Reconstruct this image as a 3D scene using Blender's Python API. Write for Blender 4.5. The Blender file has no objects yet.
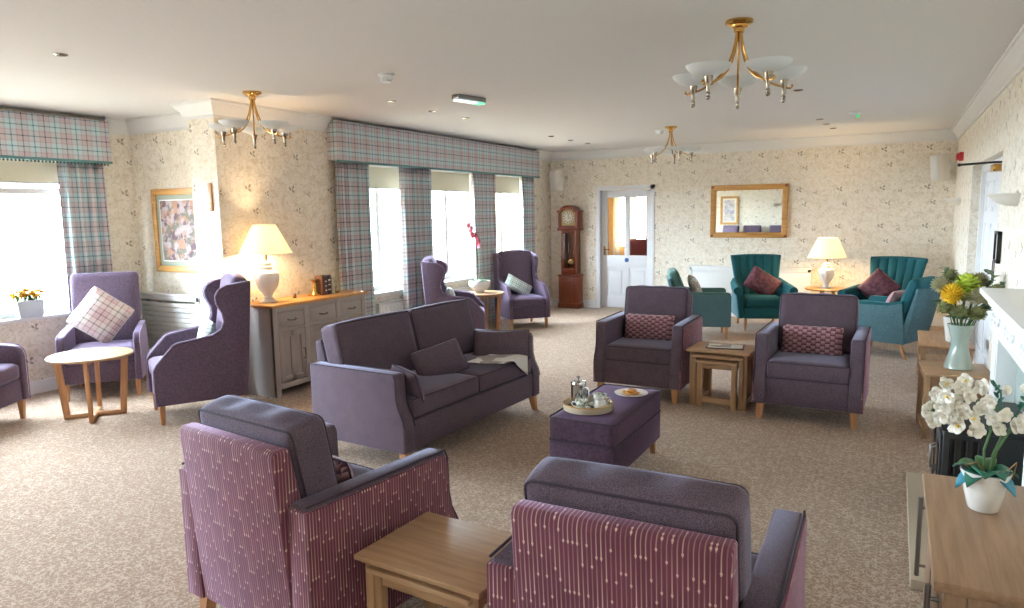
import bpy, bmesh, math, random
from mathutils import Vector, Matrix, Euler
random.seed(7)
C = bpy.context.scene.collection
PI = math.pi
SC = bpy.context.scene

# ------------------------------------------------------------------ node helpers
def lin(c):
    def f(v):
        v /= 255.0
        return v / 12.92 if v <= 0.04045 else ((v + 0.055) / 1.055) ** 2.4
    return (f(c[0]), f(c[1]), f(c[2]), 1.0)

class NT:
    def __init__(s, name):
        s.m = bpy.data.materials.new(name); s.m.use_nodes = True
        s.t = s.m.node_tree; s.t.nodes.clear()
        s.out = s.t.nodes.new('ShaderNodeOutputMaterial')
    def put(s, sock, v):
        if v is None: return
        if hasattr(v, 'is_output'): s.t.links.new(v, sock)
        elif isinstance(v, tuple) and len(v) == 3 and sock.type == 'RGBA': sock.default_value = lin(v)
        else: sock.default_value = v
    def n(s, typ, props=None, **ins):
        nd = s.t.nodes.new('ShaderNode' + typ)
        for k, v in (props or {}).items(): setattr(nd, k, v)
        for k, v in ins.items():
            k = k.replace('_', ' ')
            s.put(nd.inputs[int(k[1:])] if k[0] == 'i' and k[1:].isdigit() else nd.inputs[k], v)
        return nd
    def math(s, op, a, b=None, c=None, clamp=False):
        nd = s.t.nodes.new('ShaderNodeMath'); nd.operation = op; nd.use_clamp = clamp
        for i, v in enumerate((a, b, c)): s.put(nd.inputs[i], v)
        return nd.outputs[0]
    def vec(s, op, a, b=None):
        nd = s.t.nodes.new('ShaderNodeVectorMath'); nd.operation = op
        s.put(nd.inputs[0], a)
        if b is not None: s.put(nd.inputs[1], b)
        return nd.outputs['Value'] if op in ('LENGTH', 'DOT_PRODUCT', 'DISTANCE') else nd.outputs[0]
    def mix(s, f, a, b, mode='MIX'):
        nd = s.t.nodes.new('ShaderNodeMix'); nd.data_type = 'RGBA'; nd.blend_type = mode
        s.put(nd.inputs[0], f); s.put(nd.inputs[6], a); s.put(nd.inputs[7], b)
        return nd.outputs[2]
    def mixf(s, f, a, b):
        nd = s.t.nodes.new('ShaderNodeMix'); nd.data_type = 'FLOAT'
        s.put(nd.inputs[0], f); s.put(nd.inputs[2], a); s.put(nd.inputs[3], b)
        return nd.outputs[0]
    def step(s, v, a, b):
        nd = s.t.nodes.new('ShaderNodeMapRange'); nd.interpolation_type = 'SMOOTHSTEP'
        s.put(nd.inputs[0], v); nd.inputs[1].default_value = a; nd.inputs[2].default_value = b
        return nd.outputs[0]
    def sep(s, v):
        nd = s.t.nodes.new('ShaderNodeSeparateXYZ'); s.put(nd.inputs[0], v); return nd.outputs
    def comb(s, x, y=0.0, z=0.0):
        nd = s.t.nodes.new('ShaderNodeCombineXYZ')
        s.put(nd.inputs[0], x); s.put(nd.inputs[1], y); s.put(nd.inputs[2], z); return nd.outputs[0]
    def obj(s): return s.n('TexCoord').outputs['Object']
    def world(s): return s.n('NewGeometry').outputs['Position']
    def noise(s, vec, scale, detail=2.0, rough=0.5, color=False):
        nd = s.n('TexNoise', None, Vector=vec, Scale=scale, Detail=detail, Roughness=rough)
        return nd.outputs[1 if color else 0]
    def facing_uv(s, world=False):
        """(u, v) of the face in metres: u runs along the surface, v is height (top faces use x, y)."""
        if world:
            g = s.n('NewGeometry'); p, nn = s.sep(g.outputs['Position']), s.sep(g.outputs['True Normal'])
        else:
            t = s.n('TexCoord'); p, nn = s.sep(t.outputs['Object']), s.sep(t.outputs['Normal'])
        ax = s.math('GREATER_THAN', s.math('ABSOLUTE', nn[0]), 0.6)
        az = s.math('GREATER_THAN', s.math('ABSOLUTE', nn[2]), 0.75)
        u = s.mixf(ax, p[0], p[1]); v = s.mixf(az, p[2], p[1])
        return u, v
    def bsdf(s, col, rough=0.5, metal=0.0, bump=None, bstr=0.2, bdist=0.01, sheen=0.0, spec=0.5, coat=0.0, trans=0.0, sheencol=None, sub=0.0):
        b = s.n('BsdfPrincipled'); s.put(b.inputs['Base Color'], col); s.put(b.inputs['Roughness'], rough)
        s.put(b.inputs['Metallic'], metal); b.inputs['Specular IOR Level'].default_value = spec
        b.inputs['Coat Weight'].default_value = coat; b.inputs['Transmission Weight'].default_value = trans
        b.inputs['Sheen Weight'].default_value = sheen; b.inputs['Sheen Roughness'].default_value = 0.35
        if sheencol: b.inputs['Sheen Tint'].default_value = lin(sheencol)
        if bump is not None:
            bp = s.n('Bump', None, Strength=bstr, Distance=bdist, Height=bump)
            s.t.links.new(bp.outputs[0], b.inputs['Normal'])
        return b
    def done(s, shader):
        s.t.links.new(shader.outputs[0], s.out.inputs[0]); return s.m

def plain(name, col, rough=0.5, metal=0.0, **k):
    t = NT(name)
    n = t.noise(t.obj(), 35.0, 3.0)
    c = t.mix(t.math('MULTIPLY', n, 0.14), col, tuple(int(v * 0.8) for v in col))
    return t.done(t.bsdf(c, rough, metal, **k))

M = {}
def fabric(name, col, col2, scale=700.0, sheen=0.3, sheencol=None, rough=0.9, bstr=0.35):
    t = NT(name); o = t.obj()
    n = t.noise(o, scale, 2.0); n2 = t.noise(o, 14.0, 3.0)
    wv = t.math('ADD', t.math('MULTIPLY', t.step(n, .38, .62), .75), t.math('MULTIPLY', n2, .4))
    M[name] = t.done(t.bsdf(t.mix(wv, col, col2), rough, bump=n, bstr=bstr, bdist=.002, sheen=sheen, sheencol=sheencol, spec=.2))
fabric('purple_wool', (62, 49, 58), (110, 95, 107), 330.0, .6, (200, 205, 235))
fabric('purple_velvet', (82, 68, 84), (98, 82, 100), 60.0, .9, (215, 200, 240), .75, .05)
fabric('ottoman_velvet', (62, 44, 58), (76, 56, 72), 50.0, .5, (190, 160, 210), .75, .05)
fabric('teal_wool', (22, 74, 82), (36, 95, 102), 420.0, .3, (120, 200, 210), .8, .2)
fabric('teal_weave', (54, 84, 93), (94, 126, 133), 120.0, .25, (200, 225, 235), .9, .4)
fabric('sage_wool', (62, 96, 92), (84, 118, 112), 300.0, .3, (200, 225, 225), .9, .2)
fabric('aubergine_velvet', (78, 44, 56), (112, 68, 76), 22.0, .8, (230, 170, 160), .6, .05)
fabric('pink_linen', (170, 128, 134), (196, 158, 160), 300.0, .2)

def oak(name, c1, c2, rough=.45, axis=0, dens=1.0):
    t = NT(name); p = t.sep(t.obj())
    st = [.9 * dens, 14.0 * dens, 14.0 * dens]
    if axis == 1: st = [14.0 * dens, .9 * dens, 14.0 * dens]
    if axis == 2: st = [14.0 * dens, 14.0 * dens, .9 * dens]
    v = t.comb(*[t.math('MULTIPLY', p[i], st[i]) for i in range(3)])
    n = t.noise(v, 3.0, 5.0, .6); n2 = t.noise(v, 16.0, 2.0)
    f = t.math('ADD', t.step(n, .3, .7), t.math('MULTIPLY', n2, .35))
    M[name] = t.done(t.bsdf(t.mix(t.math('MULTIPLY', f, .75), c1, c2), rough, bump=n2, bstr=.08, bdist=.002))
oak('oak', (196, 150, 108), (164, 116, 76), axis=0)
oak('oak_leg', (192, 142, 100), (160, 110, 70), axis=2)
oak('oak_pale', (184, 150, 116), (156, 120, 86), axis=0)
oak('oak_pale_leg', (182, 148, 112), (152, 116, 82), axis=2)
oak('oak_grey', (158, 126, 98), (128, 98, 72), axis=0)
oak('oak_grey_leg', (156, 124, 96), (126, 96, 70), axis=2)
oak('oak_y', (180, 142, 106), (146, 108, 74), axis=1)
oak('oak_honey', (208, 160, 98), (180, 126, 64), axis=1)
oak('mahogany', (126, 56, 28), (88, 34, 16), .3, 2)
oak('gilt_wood', (196, 148, 82), (160, 110, 50), .4)

M['ceiling_white'] = plain('ceiling_white', (232, 231, 230), .9)
M['white_paint'] = plain('white_paint', (236, 236, 234), .45)
M['white_metal'] = plain('white_metal', (236, 238, 238), .35)
M['cream_plaster'] = plain('cream_plaster', (228, 222, 210), .7)
M['grey_paint'] = plain('grey_paint', (164, 156, 152), .5)
M['white_ceramic'] = plain('white_ceramic', (235, 232, 226), .18, coat=.4)
M['celadon'] = plain('celadon', (168, 186, 178), .15, coat=.6)
M['brass'] = plain('brass', (206, 160, 92), .22, 1.0)
M['nickel'] = plain('nickel', (158, 148, 136), .25, 1.0)
M['chrome'] = plain('chrome', (210, 210, 212), .12, 1.0)
M['steel_bar'] = plain('steel_bar', (150, 150, 152), .3, 1.0)
M['black'] = plain('black', (18, 17, 18), .35)
M['stove_black'] = plain('stove_black', (26, 25, 26), .5)
M['gloss_black'] = plain('gloss_black', (14, 14, 16), .06)
M['dark_piping'] = plain('dark_piping', (58, 46, 58), .85)
M['lilac_highlight'] = plain('lilac_highlight', (132, 110, 140), .7, sheen=.5)  # highlight of the velvet edge, put into the colour
M['red'] = plain('red', (176, 26, 32), .4)
M['green_leaf'] = plain('green_leaf', (58, 98, 52), .45)
M['grey_leaf'] = plain('grey_leaf', (128, 146, 112), .6)
M['mat_sage'] = plain('mat_sage', (158, 164, 146), .8)
M['teal_leaf'] = plain('teal_leaf', (36, 108, 88), .4)
M['blue_leaf'] = plain('blue_leaf', (44, 128, 150), .4)
M['stem'] = plain('stem', (70, 104, 56), .5)
M['twig'] = plain('twig', (120, 90, 52), .7)
M['petal_white'] = plain('petal_white', (240, 234, 220), .55)
M['petal_yellow'] = plain('petal_yellow', (238, 196, 40), .6)
M['petal_lime'] = plain('petal_lime', (178, 196, 62), .6)
M['petal_pink'] = plain('petal_pink', (206, 84, 108), .6)
M['hydrangea'] = plain('hydrangea', (176, 170, 132), .8)
M['soil'] = plain('soil', (62, 48, 36), .95)
M['tin_grey'] = plain('tin_grey', (196, 206, 212), .4)
M['stone'] = plain('stone', (176, 160, 138), .6)
M['biscuit'] = plain('biscuit', (206, 146, 76), .8)
M['lettuce'] = plain('lettuce', (150, 170, 80), .7)
M['blind'] = plain('blind', (236, 230, 206), .8)
M['cream_door'] = plain('cream_door', (240, 241, 244), .4)
M['hall_wall'] = plain('hall_wall', (236, 196, 136), .8)
M['hall_red'] = plain('hall_red', (120, 44, 44), .7)
M['blue_sign'] = plain('blue_sign', (40, 84, 150), .4)
M['navy_book'] = plain('navy_book', (34, 34, 54), .5)
M['maroon_book'] = plain('maroon_book', (92, 50, 62), .5)
M['pale_book'] = plain('pale_book', (190, 184, 160), .5)
M['brown_book'] = plain('brown_book', (96, 62, 48), .5)
M['purple_strip'] = plain('purple_strip', (110, 96, 140), .5)
M['braid'] = plain('braid', (96, 136, 136), .8)
M['bead'] = plain('bead', (46, 86, 80), .6)
M['tray_side'] = plain('tray_side', (180, 164, 140), .5)
M['tray_mirror'] = plain('tray_mirror', (200, 196, 186), .15, .6)
M['dark_void'] = plain('dark_void', (40, 38, 36), .9)

def emitter(name, col, strength):
    t = NT(name); e = t.n('Emission'); t.put(e.inputs[0], col); e.inputs[1].default_value = strength
    return t.done(e)
M['exit_glow'] = emitter('exit_glow', (120, 255, 170), 1.6)
M['exit_white'] = emitter('exit_white', (240, 255, 246), 1.2)
M['green_led'] = emitter('green_led', (60, 235, 130), 1.0)

# thin glass: clear pane with a faint reflection
t = NT('window_glass'); tr = t.n('BsdfTransparent'); gl = t.n('BsdfGlossy', None, Roughness=.02)
fc = t.math('POWER', t.n('LayerWeight', None, Blend=.5).outputs['Facing'], 4.0); mx = t.n('MixShader')
t.put(mx.inputs[0], t.math('MULTIPLY_ADD', fc, .5, .03)); t.put(mx.inputs[1], tr.outputs[0]); t.put(mx.inputs[2], gl.outputs[0])
M['window_glass'] = t.done(mx)
t = NT('mirror_glass'); M['mirror_glass'] = t.done(t.bsdf((225, 228, 224), .015, 1.0))
# frosted opal glass
t = NT('opal_glass'); b = t.bsdf((236, 240, 240), .3, spec=.5); tl = t.n('BsdfTranslucent', None, Color=(240, 244, 244)); mx = t.n('MixShader'); mx.inputs[0].default_value = .18
t.put(mx.inputs[1], b.outputs[0]); t.put(mx.inputs[2], tl.outputs[0]); M['opal_glass'] = t.done(mx)
# fabric lamp shade, light shines through
t = NT('shade_linen'); b = t.bsdf((248, 244, 234), .9); tl = t.n('BsdfTranslucent', None, Color=(253, 247, 234)); mx = t.n('MixShader'); mx.inputs[0].default_value = .55
t.put(mx.inputs[1], b.outputs[0]); t.put(mx.inputs[2], tl.outputs[0]); M['shade_linen'] = t.done(mx)
M['bulb'] = emitter('bulb', (255, 214, 150), 14.0)

# ---- carpet: beige loop pile with a paler squiggle
t = NT('carpet'); p = t.world()
w = t.noise(p, 14.0, 2.0, color=True)
q = t.vec('ADD', p, t.vec('MULTIPLY', w, (.02, .02, 0)))
a = t.noise(q, 26.0, 1.0); bb = t.noise(t.vec('ADD', q, (31.0, 7.0, 3.0)), 29.0, 1.0)
l1 = t.math('SUBTRACT', 1.0, t.step(t.math('ABSOLUTE', t.math('SUBTRACT', a, .5)), .012, .034))
l2 = t.math('SUBTRACT', 1.0, t.step(t.math('ABSOLUTE', t.math('SUBTRACT', bb, .5)), .012, .04))
sq = t.math('MAXIMUM', l1, l2)
fz = t.noise(p, 420.0, 2.0)
base = t.mix(t.step(fz, .35, .65), (140, 115, 97), (166, 141, 121))
base = t.mix(t.math('MULTIPLY', t.noise(p, 1.2, 3.0), .18), base, (142, 122, 108))
col = t.mix(t.math('MULTIPLY', sq, .55), base, (212, 194, 176))
hb = t.math('ADD', t.math('MULTIPLY', fz, .6), t.math('MULTIPLY', sq, .4))
M['carpet'] = t.done(t.bsdf(col, .95, bump=hb, bstr=.5, bdist=.006, sheen=.15, spec=.1))

# ---- wallpaper: cream damask scrolls with sprigs of three dark leaves
def wallpaper(name):
    t = NT(name); u, v = t.facing_uv(world=True)
    CW, CH = .564, .5475
    def leaf(cx, cy, ang, L, W):
        du = t.math('SUBTRACT', t.math('FRACT', t.math('ADD', t.math('DIVIDE', t.math('SUBTRACT', u, cx), CW), .5)), .5)
        dv = t.math('SUBTRACT', t.math('FRACT', t.math('ADD', t.math('DIVIDE', t.math('SUBTRACT', v, cy), CH), .5)), .5)
        du = t.math('MULTIPLY', du, CW); dv = t.math('MULTIPLY', dv, CH)
        ca, sa = math.cos(ang), math.sin(ang)
        x = t.math('ADD', t.math('MULTIPLY', du, ca / L), t.math('MULTIPLY', dv, sa / L))
        y = t.math('ADD', t.math('MULTIPLY', du, -sa / W), t.math('MULTIPLY', dv, ca / W))
        d = t.math('ADD', t.math('MULTIPLY', x, x), t.math('MULTIPLY', y, y))
        return t.math('SUBTRACT', 1.0, t.step(d, .6, 1.1))
    tot = None
    for (cx, cy, s) in ((-.20, 1.974, 1.0), (.03, 1.925, .66), (-.12, 1.754, .85)):
        for (ox, oy, an) in ((-.026, .004, 2.2), (.016, .020, .9), (.016, -.020, -.6)):
            l = leaf(cx + ox * s, cy + oy * s, an, .023 * s, .0125 * s)
            tot = l if tot is None else t.math('MAXIMUM', tot, l)
    pos = t.comb(u, v, 0.0)
    wr = t.noise(pos, 5.0, 2.0, color=True)
    qv = t.vec('ADD', pos, t.vec('MULTIPLY', wr, (.09, .09, 0)))
    sc = t.noise(qv, 15.0, 1.0)
    scroll = t.math('SUBTRACT', 1.0, t.step(t.math('ABSOLUTE', t.math('SUBTRACT', sc, .5)), .008, .05))
    blot = t.step(t.noise(t.vec('ADD', pos, (9.0, 4.0, 0)), 11.0, 3.0), .46, .62)
    c = t.mix(t.math('MULTIPLY', blot, .6), (240, 232, 218), (226, 215, 195))
    c = t.mix(t.math('MULTIPLY', scroll, .34), c, (182, 162, 128))
    tint = t.math('MULTIPLY', tot, t.math('ADD', .38, t.math('MULTIPLY', t.noise(pos, 60.0), .5)))
    c = t.mix(tint, c, (104, 84, 56))
    M[name] = t.done(t.bsdf(c, .75, spec=.25))
wallpaper('wallpaper')

# ---- tartan furnishing cloth: pink-grey and aqua checks with dark and wine lines
def tartan(name, P=.20, mode='uv', cols=None):
    t = NT(name)
    pink, aqua, dark, wine, tealc = cols or ((200, 186, 190), (194, 216, 220), (38, 46, 62), (168, 138, 146), (62, 122, 132))
    if mode == 'uv':
        s = t.sep(t.n('TexCoord').outputs['UV']); u, v = s[0], s[1]
    else: u, v = t.facing_uv()
    def band(x):
        f = t.math('FRACT', t.math('DIVIDE', x, P))
        def ln(c, w): return t.math('LESS_THAN', t.math('ABSOLUTE', t.math('SUBTRACT', f, c)), w)
        c = t.mix(ln(.5, .21), pink, aqua)
        c = t.mix(ln(.0, .028), c, dark); c = t.mix(ln(1.0, .028), c, dark)
        c = t.mix(ln(.5, .03), c, tealc); c = t.mix(ln(.24, .014), c, wine); c = t.mix(ln(.76, .014), c, wine)
        return c
    c = t.mix(.5, band(u), band(v))
    n = t.noise(t.obj(), 500.0, 2.0)
    M[name] = t.done(t.bsdf(c, .9, bump=n, bstr=.2, bdist=.002, sheen=.15, spec=.15))
tartan('tartan'); tartan('tartan_flat', mode='obj')
tartan('tartan_cushion', .21, 'obj', ((206, 176, 176), (222, 214, 206), (92, 84, 92), (132, 110, 120), (126, 114, 122)))
tartan('tartan_green', .13, 'obj', ((206, 220, 212), (226, 234, 230), (38, 56, 66), (60, 84, 92), (84, 116, 122)))

# ---- plum velvet with vertical cream threads ending in a bead
t = NT('plum_thread'); u, v = t.facing_uv()
SP = .0135
cu = t.math('DIVIDE', u, SP); cid = t.math('FLOOR', cu); cf = t.math('SUBTRACT', t.math('FRACT', cu), .5)
rnd = t.n('TexWhiteNoise', {'noise_dimensions': '1D'}, W=cid).outputs[0]
vv = t.math('FRACT', t.math('ADD', t.math('DIVIDE', v, .15), t.math('MULTIPLY', t.math('ROUND', t.math('MULTIPLY', rnd, 5.0)), .2)))
ln = t.math('SUBTRACT', 1.0, t.step(t.math('ABSOLUTE', cf), .07, .17))
fade = t.math('POWER', t.math('SUBTRACT', 1.0, vv), 1.2)
rn2 = t.n('TexWhiteNoise', {'noise_dimensions': '1D'}, W=t.math('ADD', cid, 41.3)).outputs[0]
line = t.math('MULTIPLY', ln, t.math('ADD', .2, t.math('MULTIPLY', t.math('MULTIPLY', fade, t.math('ADD', .3, rn2)), .7)))
dy = t.math('DIVIDE', t.math('SUBTRACT', vv, .05), .035); dx = t.math('DIVIDE', cf, .26)
dot = t.math('SUBTRACT', 1.0, t.step(t.math('ADD', t.math('MULTIPLY', dx, dx), t.math('MULTIPLY', dy, dy)), .6, 1.1))
f = t.math('MAXIMUM', line, dot)
pile = t.noise(t.obj(), 9.0, 3.0)
base = t.mix(pile, (86, 40, 56), (120, 66, 84))
col = t.mix(t.math('MULTIPLY', f, .82), base, (218, 190, 172))
M['plum_thread'] = t.done(t.bsdf(col, .75, bump=f, bstr=.15, bdist=.002, sheen=.7, sheencol=(225, 195, 230), spec=.2))

# ---- basket-weave lumbar cushion
t = NT('basket_weave'); u, v = t.facing_uv()
iu = t.math('DIVIDE', u, .036); col_ = t.math('FLOOR', iu)
iv = t.math('ADD', t.math('DIVIDE', v, .045), t.math('MULTIPLY', t.math('MODULO', t.math('ABSOLUTE', col_), 2.0), .5))
fu = t.math('ABSOLUTE', t.math('SUBTRACT', t.math('FRACT', iu), .5)); fv = t.math('FRACT', iv)
par = t.step(fv, .05, .75); ed = t.math('MAXIMUM', t.step(fu, .38, .5), t.math('SUBTRACT', 1.0, t.step(fv, .0, .14)))
c = t.mix(par, (92, 46, 62), (172, 128, 134)); c = t.mix(t.math('MULTIPLY', ed, .75), c, (58, 30, 40))
M['basket_weave'] = t.done(t.bsdf(c, .8, bump=t.math('SUBTRACT', par, ed), bstr=.6, bdist=.006, sheen=.3))

# ---- floral print cushion, artwork, newspaper
def blotch(name, cols, scale, rough=.7):
    t = NT(name); n = t.noise(t.obj(), scale, 3.0, .6, True); s = t.sep(n)
    c = t.mix(t.step(s[0], .42, .56), cols[0], cols[1]); c = t.mix(t.step(s[1], .5, .6), c, cols[2]); c = t.mix(t.step(s[2], .54, .62), c, cols[3])
    M[name] = t.done(t.bsdf(c, rough))
blotch('floral_print', ((206, 206, 192), (150, 158, 140), (196, 158, 150), (226, 222, 208)), 18.0)
blotch('meadow_art', ((110, 104, 92), (176, 160, 160), (172, 128, 104), (96, 72, 80)), 10.0)
blotch('pale_art', ((220, 214, 210), (180, 176, 196), (206, 190, 170), (150, 150, 178)), 8.0)
blotch('cup_print', ((232, 234, 228), (240, 240, 236), (120, 140, 110), (226, 226, 220)), 60.0, .2)
t = NT('newsprint'); s = t.sep(t.obj())
row = t.math('LESS_THAN', t.math('FRACT', t.math('DIVIDE', s[0], .014)), .4)
colm = t.math('GREATER_THAN', t.math('FRACT', t.math('DIVIDE', s[1], .075)), .14)
txt = t.math('MULTIPLY', row, colm)
vo = t.n('TexVoronoi', {'feature': 'F1', 'distance': 'CHEBYCHEV'}, Vector=t.obj(), Scale=7.0)
pic = t.math('GREATER_THAN', t.sep(vo.outputs['Color'])[0], .66)
ink = t.mix(t.step(t.noise(t.obj(), 30.0), .4, .6), (122, 76, 70), (76, 78, 90))
c = t.mix(t.math('MULTIPLY', txt, .32), (248, 246, 242), (90, 88, 90)); c = t.mix(t.math('MULTIPLY', pic, .7), c, ink)
M['newsprint'] = t.done(t.bsdf(c, .38, spec=.6))
# clock dial
t = NT('clock_dial'); s = t.sep(t.obj()); r = t.vec('LENGTH', t.comb(s[0], t.math('SUBTRACT', s[2], 1.60)))
a = t.math('ARCTAN2', s[0], t.math('SUBTRACT', s[2], 1.60))
ring = t.math('MULTIPLY', t.math('GREATER_THAN', r, .072), t.math('LESS_THAN', r, .096))
tick = t.math('LESS_THAN', t.math('ABSOLUTE', t.math('SUBTRACT', t.math('FRACT', t.math('DIVIDE', a, PI / 6)), .5)), .2)
c = t.mix(t.math('GREATER_THAN', r, .104), (236, 230, 208), (190, 168, 112))
c = t.mix(t.math('MULTIPLY', ring, tick), c, (40, 40, 36))
M['clock_dial'] = t.done(t.bsdf(c, .4))

# ------------------------------------------------------------------ mesh helpers
class B:
    """collects shapes into one mesh"""
    def __init__(s): s.bm = bmesh.new(); s.X = Matrix.Identity(4)
    def _add(s, verts, faces):
        vs = [s.bm.verts.new(s.X @ Vector(v)) for v in verts]
        for f in faces:
            try: s.bm.faces.new([vs[i] for i in f])
            except ValueError: pass
        return vs
    def box(s, c, d, bev=0.006, seg=2, X=None):
        b = bmesh.new(); bmesh.ops.create_cube(b, size=1.0)
        bmesh.ops.scale(b, vec=d, verts=b.verts)
        if bev > 0: bmesh.ops.bevel(b, geom=list(b.edges), offset=min(bev, min(d) * .45), segments=seg, affect='EDGES', profile=.5)
        bmesh.ops.translate(b, vec=c, verts=b.verts)
        s.merge(b, X); return s
    def bx(s, x0, x1, y0, y1, z0, z1, bev=0.006, seg=2):
        return s.box(((x0 + x1) / 2, (y0 + y1) / 2, (z0 + z1) / 2), (abs(x1 - x0), abs(y1 - y0), abs(z1 - z0)), bev, seg)
    def merge(s, b, X=None):
        m = s.X @ X if X is not None else s.X
        b.verts.index_update()
        s._add_m([v.co.copy() for v in b.verts], [[v.index for v in f.verts] for f in b.faces], m); b.free()
    def _add_m(s, verts, faces, m):
        vs = [s.bm.verts.new(m @ v) for v in verts]
        for f in faces:
            try: s.bm.faces.new([vs[i] for i in f])
            except ValueError: pass
    def rbox(s, c, d, r=.04, puff=(0, 0, 0), n=10, X=None, fn=None):
        """soft cushion: rounded box whose faces bulge by puff"""
        b = bmesh.new(); bmesh.ops.create_cube(b, size=2.0)
        bmesh.ops.subdivide_edges(b, edges=list(b.edges), cuts=n, use_grid_fill=True)
        h = [x / 2 for x in d]; r = min(r, min(h) * .98)
        for v in b.verts:
            u = v.co.copy()
            p = Vector([max(-1, min(1, math.copysign(abs(u[i]) ** .8, u[i]))) * h[i] for i in range(3)])
            q = Vector([max(-(h[i] - r), min(h[i] - r, p[i])) for i in range(3)])
            dlt = p - q
            if dlt.length > 1e-9: p = q + dlt.normalized() * r
            for i in range(3):
                j, k = (i + 1) % 3, (i + 2) % 3
                w = (1 - u[j] ** 2) * (1 - u[k] ** 2)
                p[i] += puff[i] * w * (1 if u[i] > .6 else -1 if u[i] < -.6 else u[i])
            v.co = p
            if fn: fn(v.co)
        bmesh.ops.translate(b, vec=c, verts=b.verts); s.merge(b, X); return s
    def cyl(s, p0, p1, r0, r1=None, n=16, cap=True):
        return s.tube([p0, p1], [r0, r0 if r1 is None else r1], n, cap)
    def tube(s, pts, r, n=8, cap=True, closed=False):
        pts = [Vector(p) for p in pts]; rs = r if isinstance(r, (list, tuple)) else [r] * len(pts)
        rings = []; up = None; N = len(pts)
        for i, p in enumerate(pts):
            if closed: d = pts[(i + 1) % N] - pts[i - 1]
            else: d = pts[min(i + 1, N - 1)] - pts[max(i - 1, 0)]
            d.normalize()
            if up is None: up = Vector((0, 0, 1)) if abs(d.z) < .9 else Vector((1, 0, 0))
            a = d.cross(up)
            if a.length < 1e-6: a = d.cross(Vector((0, 1, .3)))
            a.normalize(); up = a.cross(d).normalized()
            rings.append([s.bm.verts.new(s.X @ (p + (a * math.cos(2 * PI * k / n) + up * math.sin(2 * PI * k / n)) * rs[i])) for k in range(n)])
        for i in range(N if closed else N - 1):
            A, D = rings[i], rings[(i + 1) % N]
            for k in range(n): s.bm.faces.new((A[k], A[(k + 1) % n], D[(k + 1) % n], D[k]))
        if cap and not closed:
            s.bm.faces.new(rings[0][::-1]); s.bm.faces.new(rings[-1])
        return s
    def lathe(s, prof, c=(0, 0, 0), n=28, a0=0.0, a1=2 * PI, X=None):
        full = abs(a1 - a0 - 2 * PI) < 1e-6; c = Vector(c); m = s.X @ X if X is not None else s.X
        cols = []
        for k in range(n if full else n + 1):
            a = a0 + (a1 - a0) * k / n
            cols.append([s.bm.verts.new(m @ (c + Vector((r * math.cos(a), r * math.sin(a), z)))) for r, z in prof])
        K = len(cols)
        for k in range(K if full else K - 1):
            A, D = cols[k], cols[(k + 1) % K]
            for i in range(len(prof) - 1):
                try: s.bm.faces.new((A[i], D[i], D[i + 1], A[i + 1]))
                except ValueError: pass
        if not full:
            for col in (cols[0], cols[-1]):
                try: s.bm.faces.new(col)
                except ValueError: pass
        return s
    def prism(s, poly, ax, a, b, bev=.008, seg=2, X=None):
        """polygon in the two other axes extruded along ax from a to b"""
        def mk(p, t):
            return (t, p[0], p[1]) if ax == 0 else (p[0], t, p[1]) if ax == 1 else (p[0], p[1], t)
        bm = bmesh.new(); n = len(poly)
        v0 = [bm.verts.new(mk(p, a)) for p in poly]; v1 = [bm.verts.new(mk(p, b)) for p in poly]
        bm.faces.new(v0); bm.faces.new(v1[::-1])
        for i in range(n): bm.faces.new((v0[i], v1[i], v1[(i + 1) % n], v0[(i + 1) % n]))
        bmesh.ops.recalc_face_normals(bm, faces=bm.faces)
        if bev > 0:
            ed = [e for e in bm.edges if e.calc_face_angle(0) > .5]
            bmesh.ops.bevel(bm, geom=ed, offset=bev, segments=seg, affect='EDGES', profile=.5, clamp_overlap=True)
        s.merge(bm, X); return s
    def grid(s, fn, nu, nv, closed_u=False):
        vs = [[s.bm.verts.new(s.X @ Vector(fn(i / nu, j / nv))) for j in range(nv + 1)] for i in range(nu if closed_u else nu + 1)]
        for i in range(nu):
            for j in range(nv):
                a = vs[i]; b = vs[(i + 1) % len(vs)]
                s.bm.faces.new((a[j], b[j], b[j + 1], a[j + 1]))
        return vs
    def sphere(s, c, r, n=12, sc=(1, 1, 1)):
        b = bmesh.new(); bmesh.ops.create_uvsphere(b, u_segments=n, v_segments=max(6, n // 2 + 1), radius=r)
        bmesh.ops.scale(b, vec=sc, verts=b.verts); bmesh.ops.translate(b, vec=c, verts=b.verts); s.merge(b); return s
    def build(s, name, mat, parent=None, angle=38, solid=0.0, recalc=True):
        if recalc: bmesh.ops.recalc_face_normals(s.bm, faces=s.bm.faces)
        me = bpy.data.meshes.new(name); s.bm.to_mesh(me); s.bm.free()
        me.materials.append(M[mat] if isinstance(mat, str) else mat)
        me.polygons.foreach_set('use_smooth', [True] * len(me.polygons)); me.set_sharp_from_angle(angle=math.radians(angle))
        o = bpy.data.objects.new(name, me); C.objects.link(o)
        if parent is not None: o.parent = parent
        if solid:
            md = o.modifiers.new('thick', 'SOLIDIFY'); md.thickness = solid; md.offset = 0
        return o

def tag(o, label, cat, group=None, kind=None):
    o['label'] = label; o['category'] = cat
    if group: o['group'] = group
    if kind: o['kind'] = kind
    return o
def thing(name, label, cat, loc=(0, 0, 0), rz=0.0, group=None, rot=None):
    o = bpy.data.objects.new(name, None); C.objects.link(o); o.empty_display_size = .1
    o.location = loc; o.rotation_euler = rot if rot else (0, 0, math.radians(rz))
    return tag(o, label, cat, group)
def struct(name, bm, mat, parent=None, label=None):
    o = bm.build(name, mat, parent)
    if parent is None: o['kind'] = 'structure'
    if label: o['label'] = label
    return o

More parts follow.
